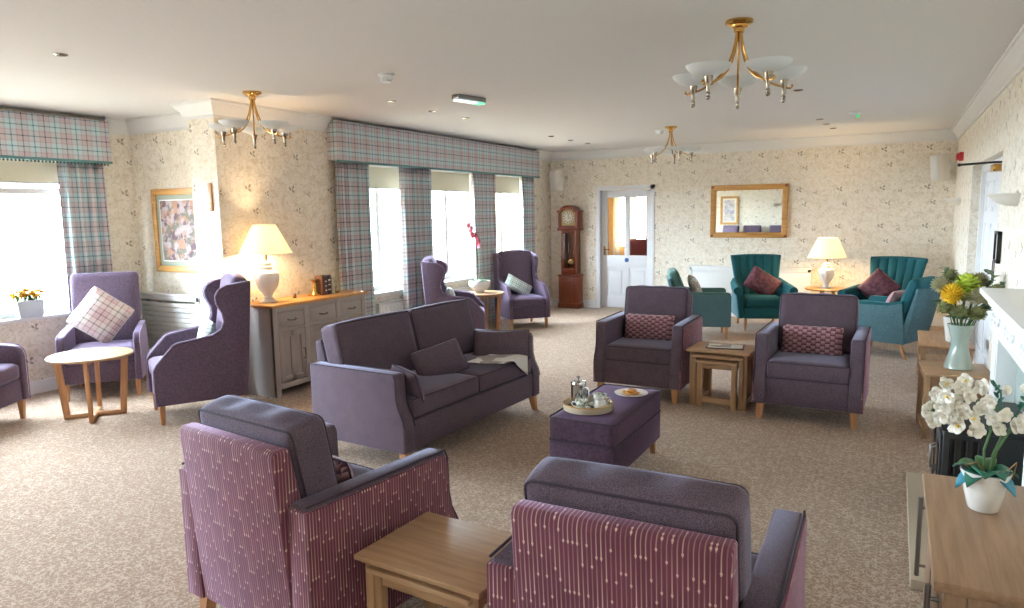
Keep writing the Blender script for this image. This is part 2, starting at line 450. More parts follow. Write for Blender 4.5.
# ------------------------------------------------------------------ the room
XL, XR, XB = -5.5, .70, -7.40          # window wall, fireplace wall, bay window wall
YF, YA, YP, YN = 11.70, 4.98, 4.53, -1.6
XP = -5.86; H = 2.75; TH = .28

def wall_y(name, x, y0, y1, outx, holes, mat='wallpaper'):
    """wall in the plane X = x, thickness towards outx, holes (y0, y1, z0, z1)"""
    b = B(); xs = sorted((x, x + outx)); cur = y0
    for h in sorted(holes):
        if h[0] > cur: b.bx(xs[0], xs[1], cur, h[0], 0, H, 0)
        if h[2] > 0: b.bx(xs[0], xs[1], h[0], h[1], 0, h[2], 0)
        if h[3] < H: b.bx(xs[0], xs[1], h[0], h[1], h[3], H, 0)
        cur = h[1]
    if cur < y1: b.bx(xs[0], xs[1], cur, y1, 0, H, 0)
    return struct(name, b, mat)
def wall_x(name, y, x0, x1, outy, holes, mat='wallpaper'):
    b = B(); ys = sorted((y, y + outy)); cur = x0
    for h in sorted(holes):
        if h[0] > cur: b.bx(cur, h[0], ys[0], ys[1], 0, H, 0)
        if h[2] > 0: b.bx(h[0], h[1], ys[0], ys[1], 0, h[2], 0)
        if h[3] < H: b.bx(h[0], h[1], ys[0], ys[1], h[3], H, 0)
        cur = h[1]
    if cur < x1: b.bx(cur, x1, ys[0], ys[1], 0, H, 0)
    return struct(name, b, mat)

def slab(name, z0, z1, mat):
    b = B(); b.bx(XP, XR + TH, YN - TH, YF + .2, z0, z1, 0); b.bx(XB - TH, XP, YN - TH, YA + TH, z0, z1, 0); b.bx(-7.2, -2.0, YF + .2, 15.8, z0, z1, 0)
    struct(name, b, mat)
slab('floor', -.1, 0, 'carpet'); slab('ceiling', H, H + .1, 'ceiling_white')
struct('ground', B().bx(-40, 30, -30, 45, -.5, -.12, 0), 'stone')
SILL = .76
WINS = [(6.42, 7.55, SILL, 2.34), (7.90, 9.12, SILL, 2.34), (9.50, 10.72, SILL, 2.34)]
wall_y('wall_left', XL, YA + TH, YF + TH, -TH + .03, WINS)
BAYW = [(-.9, 1.0, SILL, 2.34), (1.75, 4.42, SILL, 2.34)]
TB = .15
wall_y('wall_bay', XB, YN - TH, YA + TH, -TB, BAYW)
struct('wall_pillar', B().bx(XP, XL, YP, YA + TH, 0, H, 0), 'wallpaper')
struct('wall_alcove', B().bx(XB - TH, XP, YA, YA + TH, 0, H, 0), 'wallpaper')
DX0, DX1, DH = -4.62, -3.60, 2.10
wall_x('wall_far', YF, XL - .2, XR + TH, .2, [(DX0, DX1, 0, DH)])
RD0, RD1, RDH = 6.72, 9.22, 2.12
wall_y('wall_right', XR, YN - TH, YF, TH, [(RD0, RD1, 0, RDH)])
wall_x('wall_back', YN, XB - TH, XR + TH, -TH, [])

def sweep(b, path, prof):
    """mitred moulding; path in plan, profile (out, z), out to the right-hand side of travel"""
    P = [Vector(p) for p in path]; rings = []
    for i, p in enumerate(P):
        def nr(a, c): d = (c - a).normalized(); return Vector((d.y, -d.x))
        n = None
        if i > 0: n = nr(P[i - 1], p)
        if i < len(P) - 1:
            m = nr(p, P[i + 1]); n = m if n is None else (n + m) / max(.2, 1 + n.dot(m))
        rings.append([b.bm.verts.new((p.x + n.x * o, p.y + n.y * o, z)) for o, z in prof])
    k = len(prof)
    for A, D in zip(rings, rings[1:]):
        for j in range(k): b.bm.faces.new((A[j], A[(j + 1) % k], D[(j + 1) % k], D[j]))
    b.bm.faces.new(rings[0]); b.bm.faces.new(rings[-1][::-1])
COR = [(0, H - .15), (.015, H - .15), (.018, H - .125), (.03, H - .115), (.045, H - .08), (.075, H - .05), (.085, H - .028), (.10, H - .022), (.10, H), (0, H)]
b = B(); sweep(b, [(XB, 4.66), (XB, YA), (XP, YA), (XP, YP), (XL, YP), (XL, 5.97)], COR); struct('trim_1', b, 'white_paint')
b = B(); sweep(b, [(XL, 10.92), (XL, YF), (XR, YF), (XR, YN), (XB, YN), (XB, -1.12)], COR); struct('trim_2', b, 'white_paint')
SK = [(0, 0), (.02, 0), (.02, .10), (.012, .125), (0, .13)]
b = B(); sweep(b, [(XB, YN), (XB, YA), (XP, YA), (XP, YP), (XL, YP), (XL, YF), (DX0 - .01, YF)], SK); struct('baseboard_left', b, 'white_paint')
b = B(); sweep(b, [(DX1 + .01, YF), (XR, YF), (XR, RD1)], SK); struct('baseboard_far', b, 'white_paint')
b = B(); sweep(b, [(XR, RD0), (XR, YN), (XB, YN)], SK); struct('baseboard_right', b, 'white_paint')

# windows: outer frame, mullions, panes, sill
def window_in_y(name, x, out, y0, y1, z0, z1, muls, transom=None):
    xo = x + out * .62; b = B(); f = .06
    b.bx(xo - .035, xo + .035, y0, y0 + f, z0, z1, .004); b.bx(xo - .035, xo + .035, y1 - f, y1, z0, z1, .004)
    b.bx(xo - .035, xo + .035, y0 + f, y1 - f, z0, z0 + f, .004); b.bx(xo - .035, xo + .035, y0 + f, y1 - f, z1 - f, z1, .004)
    for m in muls: b.bx(xo - .03, xo + .03, m - .035, m + .035, z0 + f, z1 - f, .004)
    if transom: b.bx(xo - .028, xo + .028, y0 + f, y1 - f, transom - .03, transom + .03, .004)
    w = struct(name, b, 'white_paint')
    B().bx(xo - .004, xo + .004, y0 + f - .01, y1 - f + .01, z0 + f - .01, z1 - f + .01, 0).build('window_pane', 'window_glass', w)
    s = B(); e = sorted((xo, x - math.copysign(.05, out))); s.bx(e[0], e[1], y0 - .03, y1 + .03, z0 - .03, z0 + .005, .006); s.build('window_sill', 'white_paint', w)
    return w
for i, (a, c, z0, z1) in enumerate(WINS): window_in_y('window_%d' % (i + 1), XL, -TH, a, c, z0, z1, [(a + c) / 2])
window_in_y('window_4', XB, -TB, 1.75, 4.42, SILL, 2.34, [2.6, 3.5], 1.98)
window_in_y('window_5', XB, -TB, -.9, 1.0, SILL, 2.34, [.05], 1.98)
for i, (a, c, z0, z1) in enumerate(WINS):
    bl = thing('roller_blind', ('cream roller blind in the window beside the sideboard', 'cream roller blind in the middle window behind the wing chair', 'cream roller blind in the window nearest the grandfather clock')[i], 'blind', (XL - .1, (a + c) / 2, 2.33), 0, 'roller blinds')
    w = (c - a) / 2 - .03
    B().cyl((0, -w, -.03), (0, w, -.03), .025, n=12).build('roller', 'white_paint', bl)
    B().bx(-.012, -.006, -w, w, -.30, -.03, 0).build('blind_cloth', 'blind', bl)
    B().bx(-.018, 0, -w, w, -.32, -.30, .004).build('bottom_bar', 'white_paint', bl)
bl = thing('roller_blind', 'wide cream roller blind in the window above the yellow flowers', 'blind', (XB - .055, 3.08, 2.33), 0, 'roller blinds')
B().cyl((0, -1.3, -.03), (0, 1.3, -.03), .025, n=12).build('roller', 'white_paint', bl)
B().bx(-.012, -.006, -1.3, 1.3, -.26, -.03, 0).build('blind_cloth', 'blind', bl)
B().bx(-.018, 0, -1.3, 1.3, -.28, -.26, .004).build('bottom_bar', 'white_paint', bl)

# pelmets and curtains
def pelmet(label, xw, y0, y1, dep, z0, z1, beads=False):
    t = thing('pelmet', label, 'pelmet', (xw, (y0 + y1) / 2, z0), 0, 'tartan pelmets')
    h = (y1 - y0) / 2; b = B(); zt = z1 - z0
    b.bx(dep - .025, dep, -h, h, 0, zt, .01); b.bx(.002, dep - .02, -h, -h + .025, 0, zt, .008); b.bx(.002, dep - .02, h - .025, h, 0, zt, .008)
    b.bx(.002, dep - .02, -h + .02, h - .02, zt - .03, zt - .005, 0)
    b.build('pelmet_board', 'tartan_flat', t)
    B().bx(dep - .028, dep + .006, -h - .004, h + .004, -.018, .006, .004).build('braid', 'braid', t)
    if beads:
        e = B(); n = int(2 * h / .034)
        for k in range(n): e.sphere((dep - .01, -h + .02 + k * .034, -.03), .011, 6)
        e.build('bobble_fringe', 'bead', t)
    return t
pelmet('long tartan pelmet over the three windows beside the sideboard', XL, 5.98, 10.92, .165, 2.29, 2.715)
pelmet('tartan pelmet with bobble fringe over the window above the yellow flowers', XB, 1.35, 4.64, .185, 2.285, 2.70, True)
pelmet('tartan pelmet over the window nearest the back wall, outside the picture', XB, -1.1, 1.30, .185, 2.285, 2.70, True)
def curtain(label, x, y0, y1, z0, z1, seed, inward=1):
    r = random.Random(seed); n = max(4, int((y1 - y0) / .095)); ph = r.random() * 6
    t = thing('curtain', label, 'curtain', (x, (y0 + y1) / 2, z0), 0, 'tartan curtains')
    b = B(); NU, NV = n * 10, 14; h = (y1 - y0) / 2
    L = [0.0]; am = [.030 * (1 + .35 * r.uniform(-1, 1)) for _ in range(n + 2)]
    def xy(u, amp):
        k = u * n; a = am[int(k)]
        return amp * a / .03 * math.sin(k * 2 * PI + ph + .5 * math.sin(k * 1.3)), -h + 2 * h * u + .008 * math.sin(k * 4 * PI + ph)
    pr = None; uu = []
    acc = 0
    for i in range(NU + 1):
        p = xy(i / NU, .034)
        if pr: acc += math.hypot(p[0] - pr[0], p[1] - pr[1])
        pr = p; uu.append(acc)
    def fn(u, v):
        amp = .034 * (1.0 - .35 * v); p = xy(u, amp)
        return (p[0], p[1] * (1 + .03 * (1 - v)), v * (z1 - z0))
    vs = b.grid(fn, NU, NV); uvl = b.bm.loops.layers.uv.new('UVMap')
    idx = {}
    for i, cl in enumerate(vs):
        for j, q in enumerate(cl): idx[q] = (uu[i], j / NV * (z1 - z0))
    for f in b.bm.faces:
        for l in f.loops: l[uvl].uv = idx[l.vert]
    b.build('drape', 'tartan', t, 80, .006)
    hd = B(); hd.grid(lambda u, v: (xy(u, .024)[0] + .005 * (1 if v < .5 else 0), xy(u, .024)[1], z1 - z0 - .07 + .085 * v), NU, 3)
    return t
CX = XL + .075
curtain('tartan curtain at the sideboard end of the long pelmet', CX, 5.99, 6.55, .02, 2.31, 1)
curtain('tartan curtain hanging behind the wing chair that is turned to the windows', CX, 7.18, 7.86, .02, 2.31, 2)
curtain('tartan curtain between the pink orchid and the wing chair with a check cushion', CX, 8.88, 9.50, .02, 2.31, 3)
curtain('narrow tartan curtain nearest the grandfather clock', CX, 10.42, 10.84, .02, 2.31, 4)
curtain('tartan curtain behind the high-backed chair with the pink check cushion', XB + .085, 4.15, 4.60, .02, 2.31, 5)
curtain('tartan curtain of the bay between its two windows', XB + .085, 1.40, 1.80, .02, 2.31, 6)

# ------------------------------------------------------------------ doors
# far door: white, two glazed panels over two solid panels
b = B(); yj = YF + .13
b.bx(DX0, DX0 + .045, YF, YF + .2, 0, DH, .004); b.bx(DX1 - .045, DX1, YF, YF + .2, 0, DH, .004); b.bx(DX0, DX1, YF, YF + .2, DH - .045, DH, .004)
b.bx(DX0 - .005, DX0 + .06, YF - .008, YF + .01, 0, DH + .005, .004); b.bx(DX1 - .05, DX1 + .02, YF - .012, YF + .01, 0, DH + .03, .004); b.bx(DX0, DX1 + .02, YF - .012, YF + .01, DH - .045, DH + .03, .004)
struct('trim_3', b, 'cream_door')
lx0, lx1 = DX0 + .05, DX1 - .05; mid = (lx0 + lx1) / 2; b = B(); y0, y1 = yj, yj + .045
b.bx(lx0, lx0 + .10, y0, y1, .01, DH - .05, .003); b.bx(lx1 - .10, lx1, y0, y1, .01, DH - .05, .003); b.bx(mid - .045, mid + .045, y0 + .0015, y1 - .0015, .01, DH - .06, .003)
for z0, z1 in ((.01, .2), (.72, .93), (1.93, DH - .05)): b.bx(lx0 + .08, lx1 - .08, y0 + .001, y1 - .001, z0, z1, .003)
for s in (0, 1):
    a, c = (lx0 + .09, mid - .04) if s == 0 else (mid + .04, lx1 - .09)
    b.bx(a, c, y0 + .014, y1 - .014, .19, .73, 0); b.bx(a + .05, c - .05, y0 + .005, y1 - .02, .26, .66, .008)
d = struct('door_1', b, 'cream_door')
for s in (0, 1):
    a, c = (lx0 + .09, mid - .04) if s == 0 else (mid + .04, lx1 - .09)
    B().bx(a, c, yj + .018, yj + .026, .92, 1.94, 0).build('glass_pane', 'window_glass', d)
hb = B(); hb.bx(lx0 + .03, lx0 + .07, y0 - .008, y0, .93, 1.09, .003); hb.tube([(lx0 + .05, y0 - .006, 1.03), (lx0 + .05, y0 - .05, 1.03), (lx0 + .16, y0 - .05, 1.03)], .009, 8); hb.build('door_handle', 'brass', d)
B().lathe([(0, 0), (.038, 0), (.038, .004), (0, .004)], (0, 0, 0), 20, X=Matrix.Translation((mid, y0 - .001, .85)) @ Matrix.Rotation(PI / 2, 4, 'X')).build('sign_disc', 'blue_sign', d)
# hall beyond the far door
b = B(); b.bx(-7.2, -2.0, 15.6, 15.8, 0, .9, 0); b.bx(-7.2, -5.66, 15.6, 15.8, .9, 2.1, 0); b.bx(-4.98, -2.0, 15.6, 15.8, .9, 2.1, 0); b.bx(-7.2, -2.0, 15.6, 15.8, 2.1, H, 0); struct('wall_hall_far', b, 'hall_wall')
struct('wall_hall_left', B().bx(-7.2, -7.0, YF + .2, 15.6, 0, H, 0), 'hall_wall'); struct('wall_hall_right', B().bx(-2.2, -2.0, YF + .2, 15.6, 0, H, 0), 'hall_wall')
struct('wall_hall_front', B().bx(-7.2, XL - .2, YF + .1, YF + .3, 0, H, 0), 'hall_wall')
for k, (x, y, rz, lb) in enumerate(((-5.12, 13.6, 150, 'red hall chair seen low through the left door pane'), (-4.55, 13.8, 200, 'red hall chair seen low through the right door pane'))):
    t = thing('hall_chair', lb, 'chair', (x, y, 0), rz, 'chairs in the hall')
    t.scale = (1, 1, 1.12)
    B().rbox((0, 0, .42), (.5, .5, .12), .03, (0, 0, .01), 5).build('seat', 'hall_red', t)
    B().rbox((0, .22, .75), (.5, .09, .55), .04, (0, .01, 0), 5).build('backrest', 'hall_red', t)
    for sx in (-1, 1):
        for sy in (-1, 1): B().cyl((sx * .21, sy * .21, 0), (sx * .2, sy * .2, .37), .016, .022, 8).build('leg', 'oak_leg', t)
t = thing('hall_dresser', 'wooden dresser at the right of the hall seen through the door glass', 'dresser', (-4.2, 14.6, 0), 90)
B().bx(-.5, .5, -.2, .2, 0, 1.45, .01).build('carcass', 'oak_honey', t)
for s in (-1, 1):
    dd = B().bx(s * .25 - .22, s * .25 + .22, -.222, -.2, .12, 1.38, .006).build('door', 'oak', t); B().sphere((s * .06, -.235, .8), .016, 8).build('knob', 'brass', dd)
for x0, x1 in ((-5.72, -5.56), (-5.36, -5.16)):
    t = thing('hall_curtain', 'white sheer curtain %s of the hall window' % ('at the left' if x0 < -5.5 else 'at the middle'), 'curtain', ((x0 + x1) / 2, 15.5, .3), 0, 'hall curtains')
    w = (x1 - x0) / 2
    b = B(); b.grid(lambda u, v: (-w + 2 * w * u, .03 * math.sin(u * 22), v * 2.0), 30, 4); b.build('drape', 'shade_linen', t, 80, .005)

# right-hand doors in their recess
XD = XR + .10
b = B(); b.bx(XD - .02, XD + .09, RD0, RD0 + .07, 0, RDH, .004); b.bx(XD - .02, XD + .09, RD1 - .07, RD1, 0, RDH, .004); b.bx(XD - .02, XD + .09, RD0, RD1, RDH - .07, RDH, .004)
b.bx(XR - .012, XR + .01, RD0 - .07, RD0, 0, .4, .004) if False else None
struct('trim_4', b, 'white_paint')
m_ = (RD0 + RD1) / 2
for k, (a, c) in enumerate(((RD0 + .07, m_), (m_, RD1 - .07))):
    b = B(); x0, x1 = XD + .02, XD + .065; st = .11
    b.bx(x0, x1, a, a + st, .01, RDH - .075, .003); b.bx(x0, x1, c - st, c, .01, RDH - .075, .003); mm = (a + c) / 2; b.bx(x0 + .002, x1 - .002, mm - .05, mm + .05, .01, RDH - .08, .003)
    for z0, z1 in ((.01, .22), (.82, 1.0), (1.52, 1.64), (1.94, RDH - .075)): b.bx(x0 + .001, x1 - .001, a + .1, c - .1, z0, z1, .003)
    b.bx(x0 + .016, x1 - .01, a + .1, c - .1, .2, 1.95, 0)
    for pa, pc in ((a + st, mm - .05), (mm + .05, c - st)):
        for z0, z1 in ((.22, .82), (1.0, 1.52), (1.64, 1.94)): b.bx(x0 + .004, x1 - .02, pa + .04, pc - .04, z0 + .04, z1 - .04, .01)
    d = struct('door_%d' % (k + 2), b, 'cream_door')
    hy = m_ + (-.06 if k == 0 else .06)
    hb = B(); hb.bx(x0 - .006, x0, hy - .022, hy + .022, .98, 1.18, .002); hb.tube([(x0, hy, 1.08), (x0 - .05, hy, 1.08), (x0 - .05, hy + (-.12 if k == 0 else .12), 1.08)], .01, 8); hb.build('door_handle', 'black', d)
b = thing('door_closer', 'door closer with brass body and dark arm above the right-hand door', 'door closer', (XR + .02, 6.98, 2.05), 0)
B().bx(-.05, .04, .05, .22, -.075, -.015, .008).build('closer_body', 'brass', b)
B().tube([(.12, .05, -.005), (-.05, .06, -.002), (-.28, .10, -.012)], .009, 8).build('closer_arm', 'black', b)
B().sphere((-.28, .10, -.012), .014, 8).build('arm_knob', 'black', b)

# ------------------------------------------------------------------ furniture
def tapered_leg(name, x, y, top, w0, w1, mat, parent, sx=0.0, sy=0.0):
    b = B(); q = []
    vs = []
    for z, w, dx, dy in ((0, w1, sx, sy), (top, w0, 0, 0)):
        for a, c in ((-1, -1), (1, -1), (1, 1), (-1, 1)): vs.append((x + dx + a * w / 2, y + dy + c * w / 2, z))
    b._add(vs, [(3, 2, 1, 0), (4, 5, 6, 7)] + [(i, (i + 1) % 4, 4 + (i + 1) % 4, 4 + i) for i in range(4)])
    bmesh.ops.bevel(b.bm, geom=list(b.bm.edges), offset=.003, segments=1, affect='EDGES')
    return b.build(name, mat, parent)
def rect_loop(w, d, r, z, cx=0, cy=0, n=4):
    pts = []
    for sx, sy, a0 in ((1, 1, 0), (-1, 1, PI / 2), (-1, -1, PI), (1, -1, 1.5 * PI)):
        for k in range(n + 1):
            a = a0 + PI / 2 * k / n
            pts.append((cx + sx * (w / 2 - r) + r * math.cos(a), cy + sy * (d / 2 - r) + r * math.sin(a), z))
    return pts
def xform(pts, X): return [X @ Vector(p) for p in pts]

ARM = [(-.42, .13), (-.42, .30), (-.408, .36), (-.372, .43), (-.356, .50), (-.352, .655), (-.338, .69), (.39, .69), (.39, .13)]
def arm_profile(d0=-.42, d1=.39, h=.69):
    out = []
    for y, z in ARM:
        zz = z if z < .45 else .45 + (z - .45) * (h - .45) / .24
        out.append((d1 if y > .3 else y - (-.42) + d0, zz))
    return out
def armchair(label, x, y, rz):
    t = thing('armchair', label, 'armchair', (x, y, 0), rz, 'purple armchairs with plum velvet sides')
    B().bx(-.306, .306, -.405, .30, .13, .345, .012).build('base', 'purple_wool', t)
    for s in (-1, 1):
        a = B().prism(arm_profile(), 0, s * .304, s * .398, .014, 3).build('arm', 'purple_wool', t)
        pr = [(y + (.006 if y < 0 else .012), z - (.016 if z > .6 else 0)) for y, z in arm_profile()]
        b = B(); b.prism(pr, 0, s * .386, s * .409, .006, 2)
        b.bx(s * .303, s * .402, .372, .402, .13, .675, .008)
        b.build('outer_panel', 'plum_thread', a)['label'] = 'plum velvet panel with cream threads'
        e = B(); pp = [(s * .4, p[0], p[1] + .001) for p in arm_profile()[1:8]]; e.tube(pp, .005, 6); e.build('piping', 'dark_piping', a)
    bp = [(.388, .13), (.425, .60), (.447, .865), (.435, .885), (.375, .885), (.29, .48), (.2, .13)]
    B().prism(bp, 0, -.304, .304, .014, 3).build('back_frame', 'plum_thread', t)['label'] = 'plum velvet back with cream threads'
    sc = B().rbox((0, -.105, .412), (.606, .61, .145), .03, (0, 0, .012), 14).build('seat_cushion', 'purple_wool', t)
    p = B()
    for z in (.412 - .0635, .412 + .0635): p.tube(rect_loop(.606 - .013, .61 - .013, .022, z, 0, -.105), .0045, 6, closed=True)
    p.build('piping', 'dark_piping', sc)
    X = Matrix.Translation((0, .245, .715)) @ Matrix.Rotation(math.radians(-11), 4, 'X')
    def sl(c):
        if abs(c.y) < .06: c.y += 0; c.z += .006 * math.sin(c.x * 31) * max(0, 1 - (c.y / .06) ** 2) * (1 if c.z > .2 else 0)
    bc = B().rbox((0, 0, 0), (.615, .165, .49), .036, (.006, .02, .012), 16, X, sl).build('back_cushion', 'purple_wool', t)
    p = B()
    for q in (-.072, .072): p.tube(xform([(a, q, c) for a, c, _ in rect_loop(.615 - .017, .49 - .017, .028, 0)], X), .0045, 6, closed=True)
    p.build('piping', 'dark_piping', bc)
    for sx in (-1, 1):
        tapered_leg('leg', sx * .345, -.375, .135, .06, .04, 'oak_leg', t, sx * .008, -.012)
        tapered_leg('leg', sx * .345, .34, .135, .06, .04, 'oak_leg', t, sx * .008, .02)
    return t
armchair('purple armchair seen from behind at left of the near oak side table, facing the sofa', -2.105, 2.165, 172.5)
armchair('purple armchair seen from behind at right of the near oak side table, nearest the camera', -.62, 2.11, 181)
armchair('purple armchair with basket-weave cushion, behind the footstool and left of the nested tables', -2.01, 6.44, 1)
armchair('purple armchair with basket-weave cushion, right of the nested tables', -.56, 6.31, -1)

def pillow(name, label, cat, loc, rot, w, h, th, mat, group=None, edge='dark_piping', pipe=True, pinch=.06, parent=None):
    t = thing(name, label, cat, loc, 0, group, rot)
    b = B(); N = 16
    def fn(sgn):
        def f(u, v):
            a, c = 2 * u - 1, 2 * v - 1
            k = max(0.0, (1 - abs(a) ** 3)) ** .5 * max(0.0, (1 - abs(c) ** 3)) ** .5
            q = 1 - .05 * abs(a * c) ** 5; return (w / 2 * a * q * (1 - pinch * (1 - c * c)), sgn * (th / 2 * k + .001), h / 2 * c * q * (1 - pinch * (1 - a * a)))
        return f
    b.grid(fn(1), N, N); b.grid(fn(-1), N, N)
    bmesh.ops.remove_doubles(b.bm, verts=b.bm.verts, dist=.0025)
    b.build('cover', mat, t, 60)
    if pipe:
        pts = []
        for k in range(4):
            for i in range(8):
                q = -1 + 2 * i / 8; a, c = ((q, -1), (1, q), (-q, 1), (-1, -q))[k]
                g = 1 - .05 * abs(a * c) ** 5; pts.append((w / 2 * a * g * (1 - pinch * (1 - c * c)), 0, h / 2 * c * g * (1 - pinch * (1 - a * a))))
        B().tube(pts, .0045, 6, closed=True).build('piping', edge, t)
    return t
R_ = math.radians
def local(x, y, rz, lx, ly, lz):
    a = R_(rz); return (x + lx * math.cos(a) - ly * math.sin(a), y + lx * math.sin(a) + ly * math.cos(a), lz)
pillow('lumbar_cushion', 'basket-weave lumbar cushion on the armchair left of the nested tables', 'cushion', local(-2.01, 6.44, 1, -.02, .055, .59), (R_(-16), 0, R_(1)), .50, .27, .13, 'basket_weave', 'basket-weave cushions')
pillow('lumbar_cushion', 'basket-weave lumbar cushion on the armchair right of the nested tables', 'cushion', local(-.56, 6.31, -1, -.02, .055, .59), (R_(-16), 0, R_(-1)), .50, .27, .13, 'basket_weave', 'basket-weave cushions')
pillow('lumbar_cushion', 'basket-weave lumbar cushion barely showing in the near left armchair seen from behind', 'cushion', local(-2.105, 2.165, 172.5, -.03, .055, .615), (R_(-16), 0, R_(172.5)), .50, .27, .13, 'basket_weave', 'basket-weave cushions')

# ---- sofa
SX, SY, SR = -3.15, 4.53, 86.6
t = thing('sofa', 'purple wool two-seat sofa in front of the grey sideboard', 'sofa', (SX, SY, 0), SR)
B().bx(-.80, .80, -.425, .34, .13, .335, .014).build('base', 'purple_wool', t)
for s in (-1, 1):
    a = B().prism(arm_profile(-.44, .42, .66), 0, s * .79, s * .90, .016, 3).build('arm', 'purple_wool', t)
    p = B()
    for q in (.792, .898): p.tube([(s * q, y, z) for y, z in arm_profile(-.44, .42, .66)[1:8]], .0045, 6)
    p.build('piping', 'dark_piping', a)
bp = [(.42, .13), (.44, .55), (.46, .80), (.40, .82), (.30, .47), (.25, .13)]
B().prism(bp, 0, -.80, .80, .014, 3).build('back_frame', 'purple_wool', t)
for s in (-1, 1):
    sc = B().rbox((s * .395, -.115, .412), (.785, .63, .145), .03, (0, 0, .015), 14).build('seat_cushion', 'purple_wool', t)
    p = B()
    for z in (.412 - .0635, .412 + .0635): p.tube(rect_loop(.785 - .013, .63 - .013, .022, z, s * .395, -.115), .0045, 6, closed=True)
    p.build('piping', 'dark_piping', sc)
    X = Matrix.Translation((s * .412, .255, .69)) @ Matrix.Rotation(R_(-14), 4, 'X')
    bc = B().rbox((0, 0, 0), (.815, .17, .49), .036, (.004, .025, .012), 16, X).build('back_cushion', 'purple_wool', t)
    p = B()
    for q in (-.0745, .0745): p.tube(xform([(a, q, c) for a, c, _ in rect_loop(.815 - .017, .49 - .017, .028, 0)], X), .0045, 6, closed=True)
    p.build('piping', 'dark_piping', bc)
    for y in (-.39, .36): tapered_leg('leg', s * .845, y, .135, .06, .038, 'oak_leg', t, s * .01, -.02 if y < 0 else .02)
pillow('sofa_cushion', 'plain purple cushion standing in the middle of the sofa', 'cushion', local(SX, SY, SR, -.11, -.13, .585), (R_(-30), R_(-14), R_(SR - 34)), .41, .27, .14, 'purple_wool', 'plain sofa cushions')
pillow('sofa_cushion', 'plain purple cushion leaning on the near arm of the sofa', 'cushion', local(SX, SY, SR, -.675, -.29, .552), (R_(-18), R_(-4), R_(SR + 70)), .33, .22, .11, 'purple_wool', 'plain sofa cushions')
pillow('sofa_cushion', 'plain purple cushion leaning on the far arm of the sofa, above the newspaper', 'cushion', local(SX, SY, SR, .675, -.19, .578), (R_(-22), R_(-2), R_(SR - 68)), .50, .27, .13, 'purple_wool', 'plain sofa cushions')
b = B()
def np_(u, v):
    x = .20 + .46 * u; tot = .30 + .17 * max(0, (u - .35) / .65); d = tot * v
    y = -.15 - d; z = .516 + .010 * math.exp(-((u - .45) / .07) ** 2) + .003 * math.sin(v * 9 + u * 4)
    x += .10 * v * (1 - u)
    lim = -.452
    if y < lim: z -= (lim - y); y = lim - .006 + .15 * (y - lim) * .1
    return (x, y, z)
b.grid(np_, 24, 40)
o = b.build('newspaper', 'newsprint', None, 80, .003); tag(o, 'open newspaper lying over the front edge of the sofa seat', 'newspaper')
o.location = (SX, SY, 0); o.rotation_euler = (0, 0, R_(SR))

# ---- footstool
t = thing('footstool', 'dark purple velvet footstool box carrying the tea tray', 'footstool', (-1.613, 4.298, 0), -.5)
B().bx(-.212, .212, -.465, .465, .105, .30, .012).build('base', 'ottoman_velvet', t)
b = B().rbox((0, 0, .378), (.428, .935, .152), .025, (0, 0, .008), 12).build('lid', 'ottoman_velvet', t)
p = B()
for z in (.306, .448): p.tube(rect_loop(.428, .935, .025, z), .005, 6, closed=True)
p.build('piping', 'dark_piping', b)
for sx in (-1, 1):
    for sy in (-1, 1): tapered_leg('leg', sx * .165, sy * .415, .11, .045, .03, 'oak_leg', t, sx * .006, sy * .006)
TZ = .463
tx, ty = -1.662, 4.06
t = thing('tea_tray', 'round gallery tray on the footstool holding the tea things', 'tray', (tx, ty, TZ))
t.scale = (1.1, 1.1, 1.0)
B().lathe([(0, 0), (.135, 0), (.137, .004), (.133, .008), (0, .008)], n=36).build('tray_base', 'tray_mirror', t)
B().lathe([(.133, .002), (.141, .002), (.142, .040), (.136, .040), (.133, .002)], n=36).build('gallery_rim', 'tray_side', t)
B().tube([(.139 * math.cos(a * PI / 18), .139 * math.sin(a * PI / 18), .041) for a in range(36)], .004, 6, closed=True).build('rim_bead', 'brass', t)
cz = TZ + .009
t = thing('cafetiere', 'polished steel cafetiere at the back left of the tea tray', 'coffee pot', (tx - .07, ty + .015, cz), -25)
b = B(); b.lathe([(0, 0), (.048, 0), (.049, .005), (.047, .135), (.050, .146), (.046, .148), (0, .148)], n=28); b.build('pot_body', 'chrome', t)
B().lathe([(0, .147), (.049, .147), (.047, .158), (.012, .165), (.004, .167), (.004, .180), (.012, .184), (.012, .193), (0, .196)], n=24).build('plunger_lid', 'chrome', t)
B().tube([(.046, 0, .128), (.084, 0, .128), (.090, 0, .118), (.088, 0, .05), (.082, 0, .026), (.046, 0, .024)], .008, 8).build('handle', 'chrome', t)
B().prism([(-.044, .118), (-.068, .143), (-.044, .147)], 1, -.012, .012, .002).build('spout', 'chrome', t)
def cup(label, x, y, s=1.0, rz=0):
    t = thing('teacup', label, 'cup', (x, y, cz), rz, 'flowered china cups')
    B().lathe([(0, 0), (.030 * s, 0), (.055 * s, .006), (.060 * s, .012), (.052 * s, .010), (.02 * s, .006), (0, .006)], n=24).build('saucer', 'white_ceramic', t)
    B().lathe([(0, .008), (.020 * s, .008), (.024 * s, .014), (.036 * s, .034 * s + .01), (.041 * s, .055 * s + .01), (.038 * s, .055 * s + .01), (.032 * s, .03), (.018 * s, .014), (0, .012)], n=24).build('bowl', 'cup_print', t)
    B().tube([(.037 * s, 0, .05), (.055 * s, 0, .052), (.060 * s, 0, .038), (.050 * s, 0, .026), (.034 * s, 0, .024)], .0035, 6).build('handle', 'white_ceramic', t)
cup('flowered teacup at the front of the tea tray', tx - .015, ty - .072, 1.0, 200)
cup('flowered teacup at the back of the tea tray beside the steel pot handle', tx + .050, ty + .075, 1.15, 30)
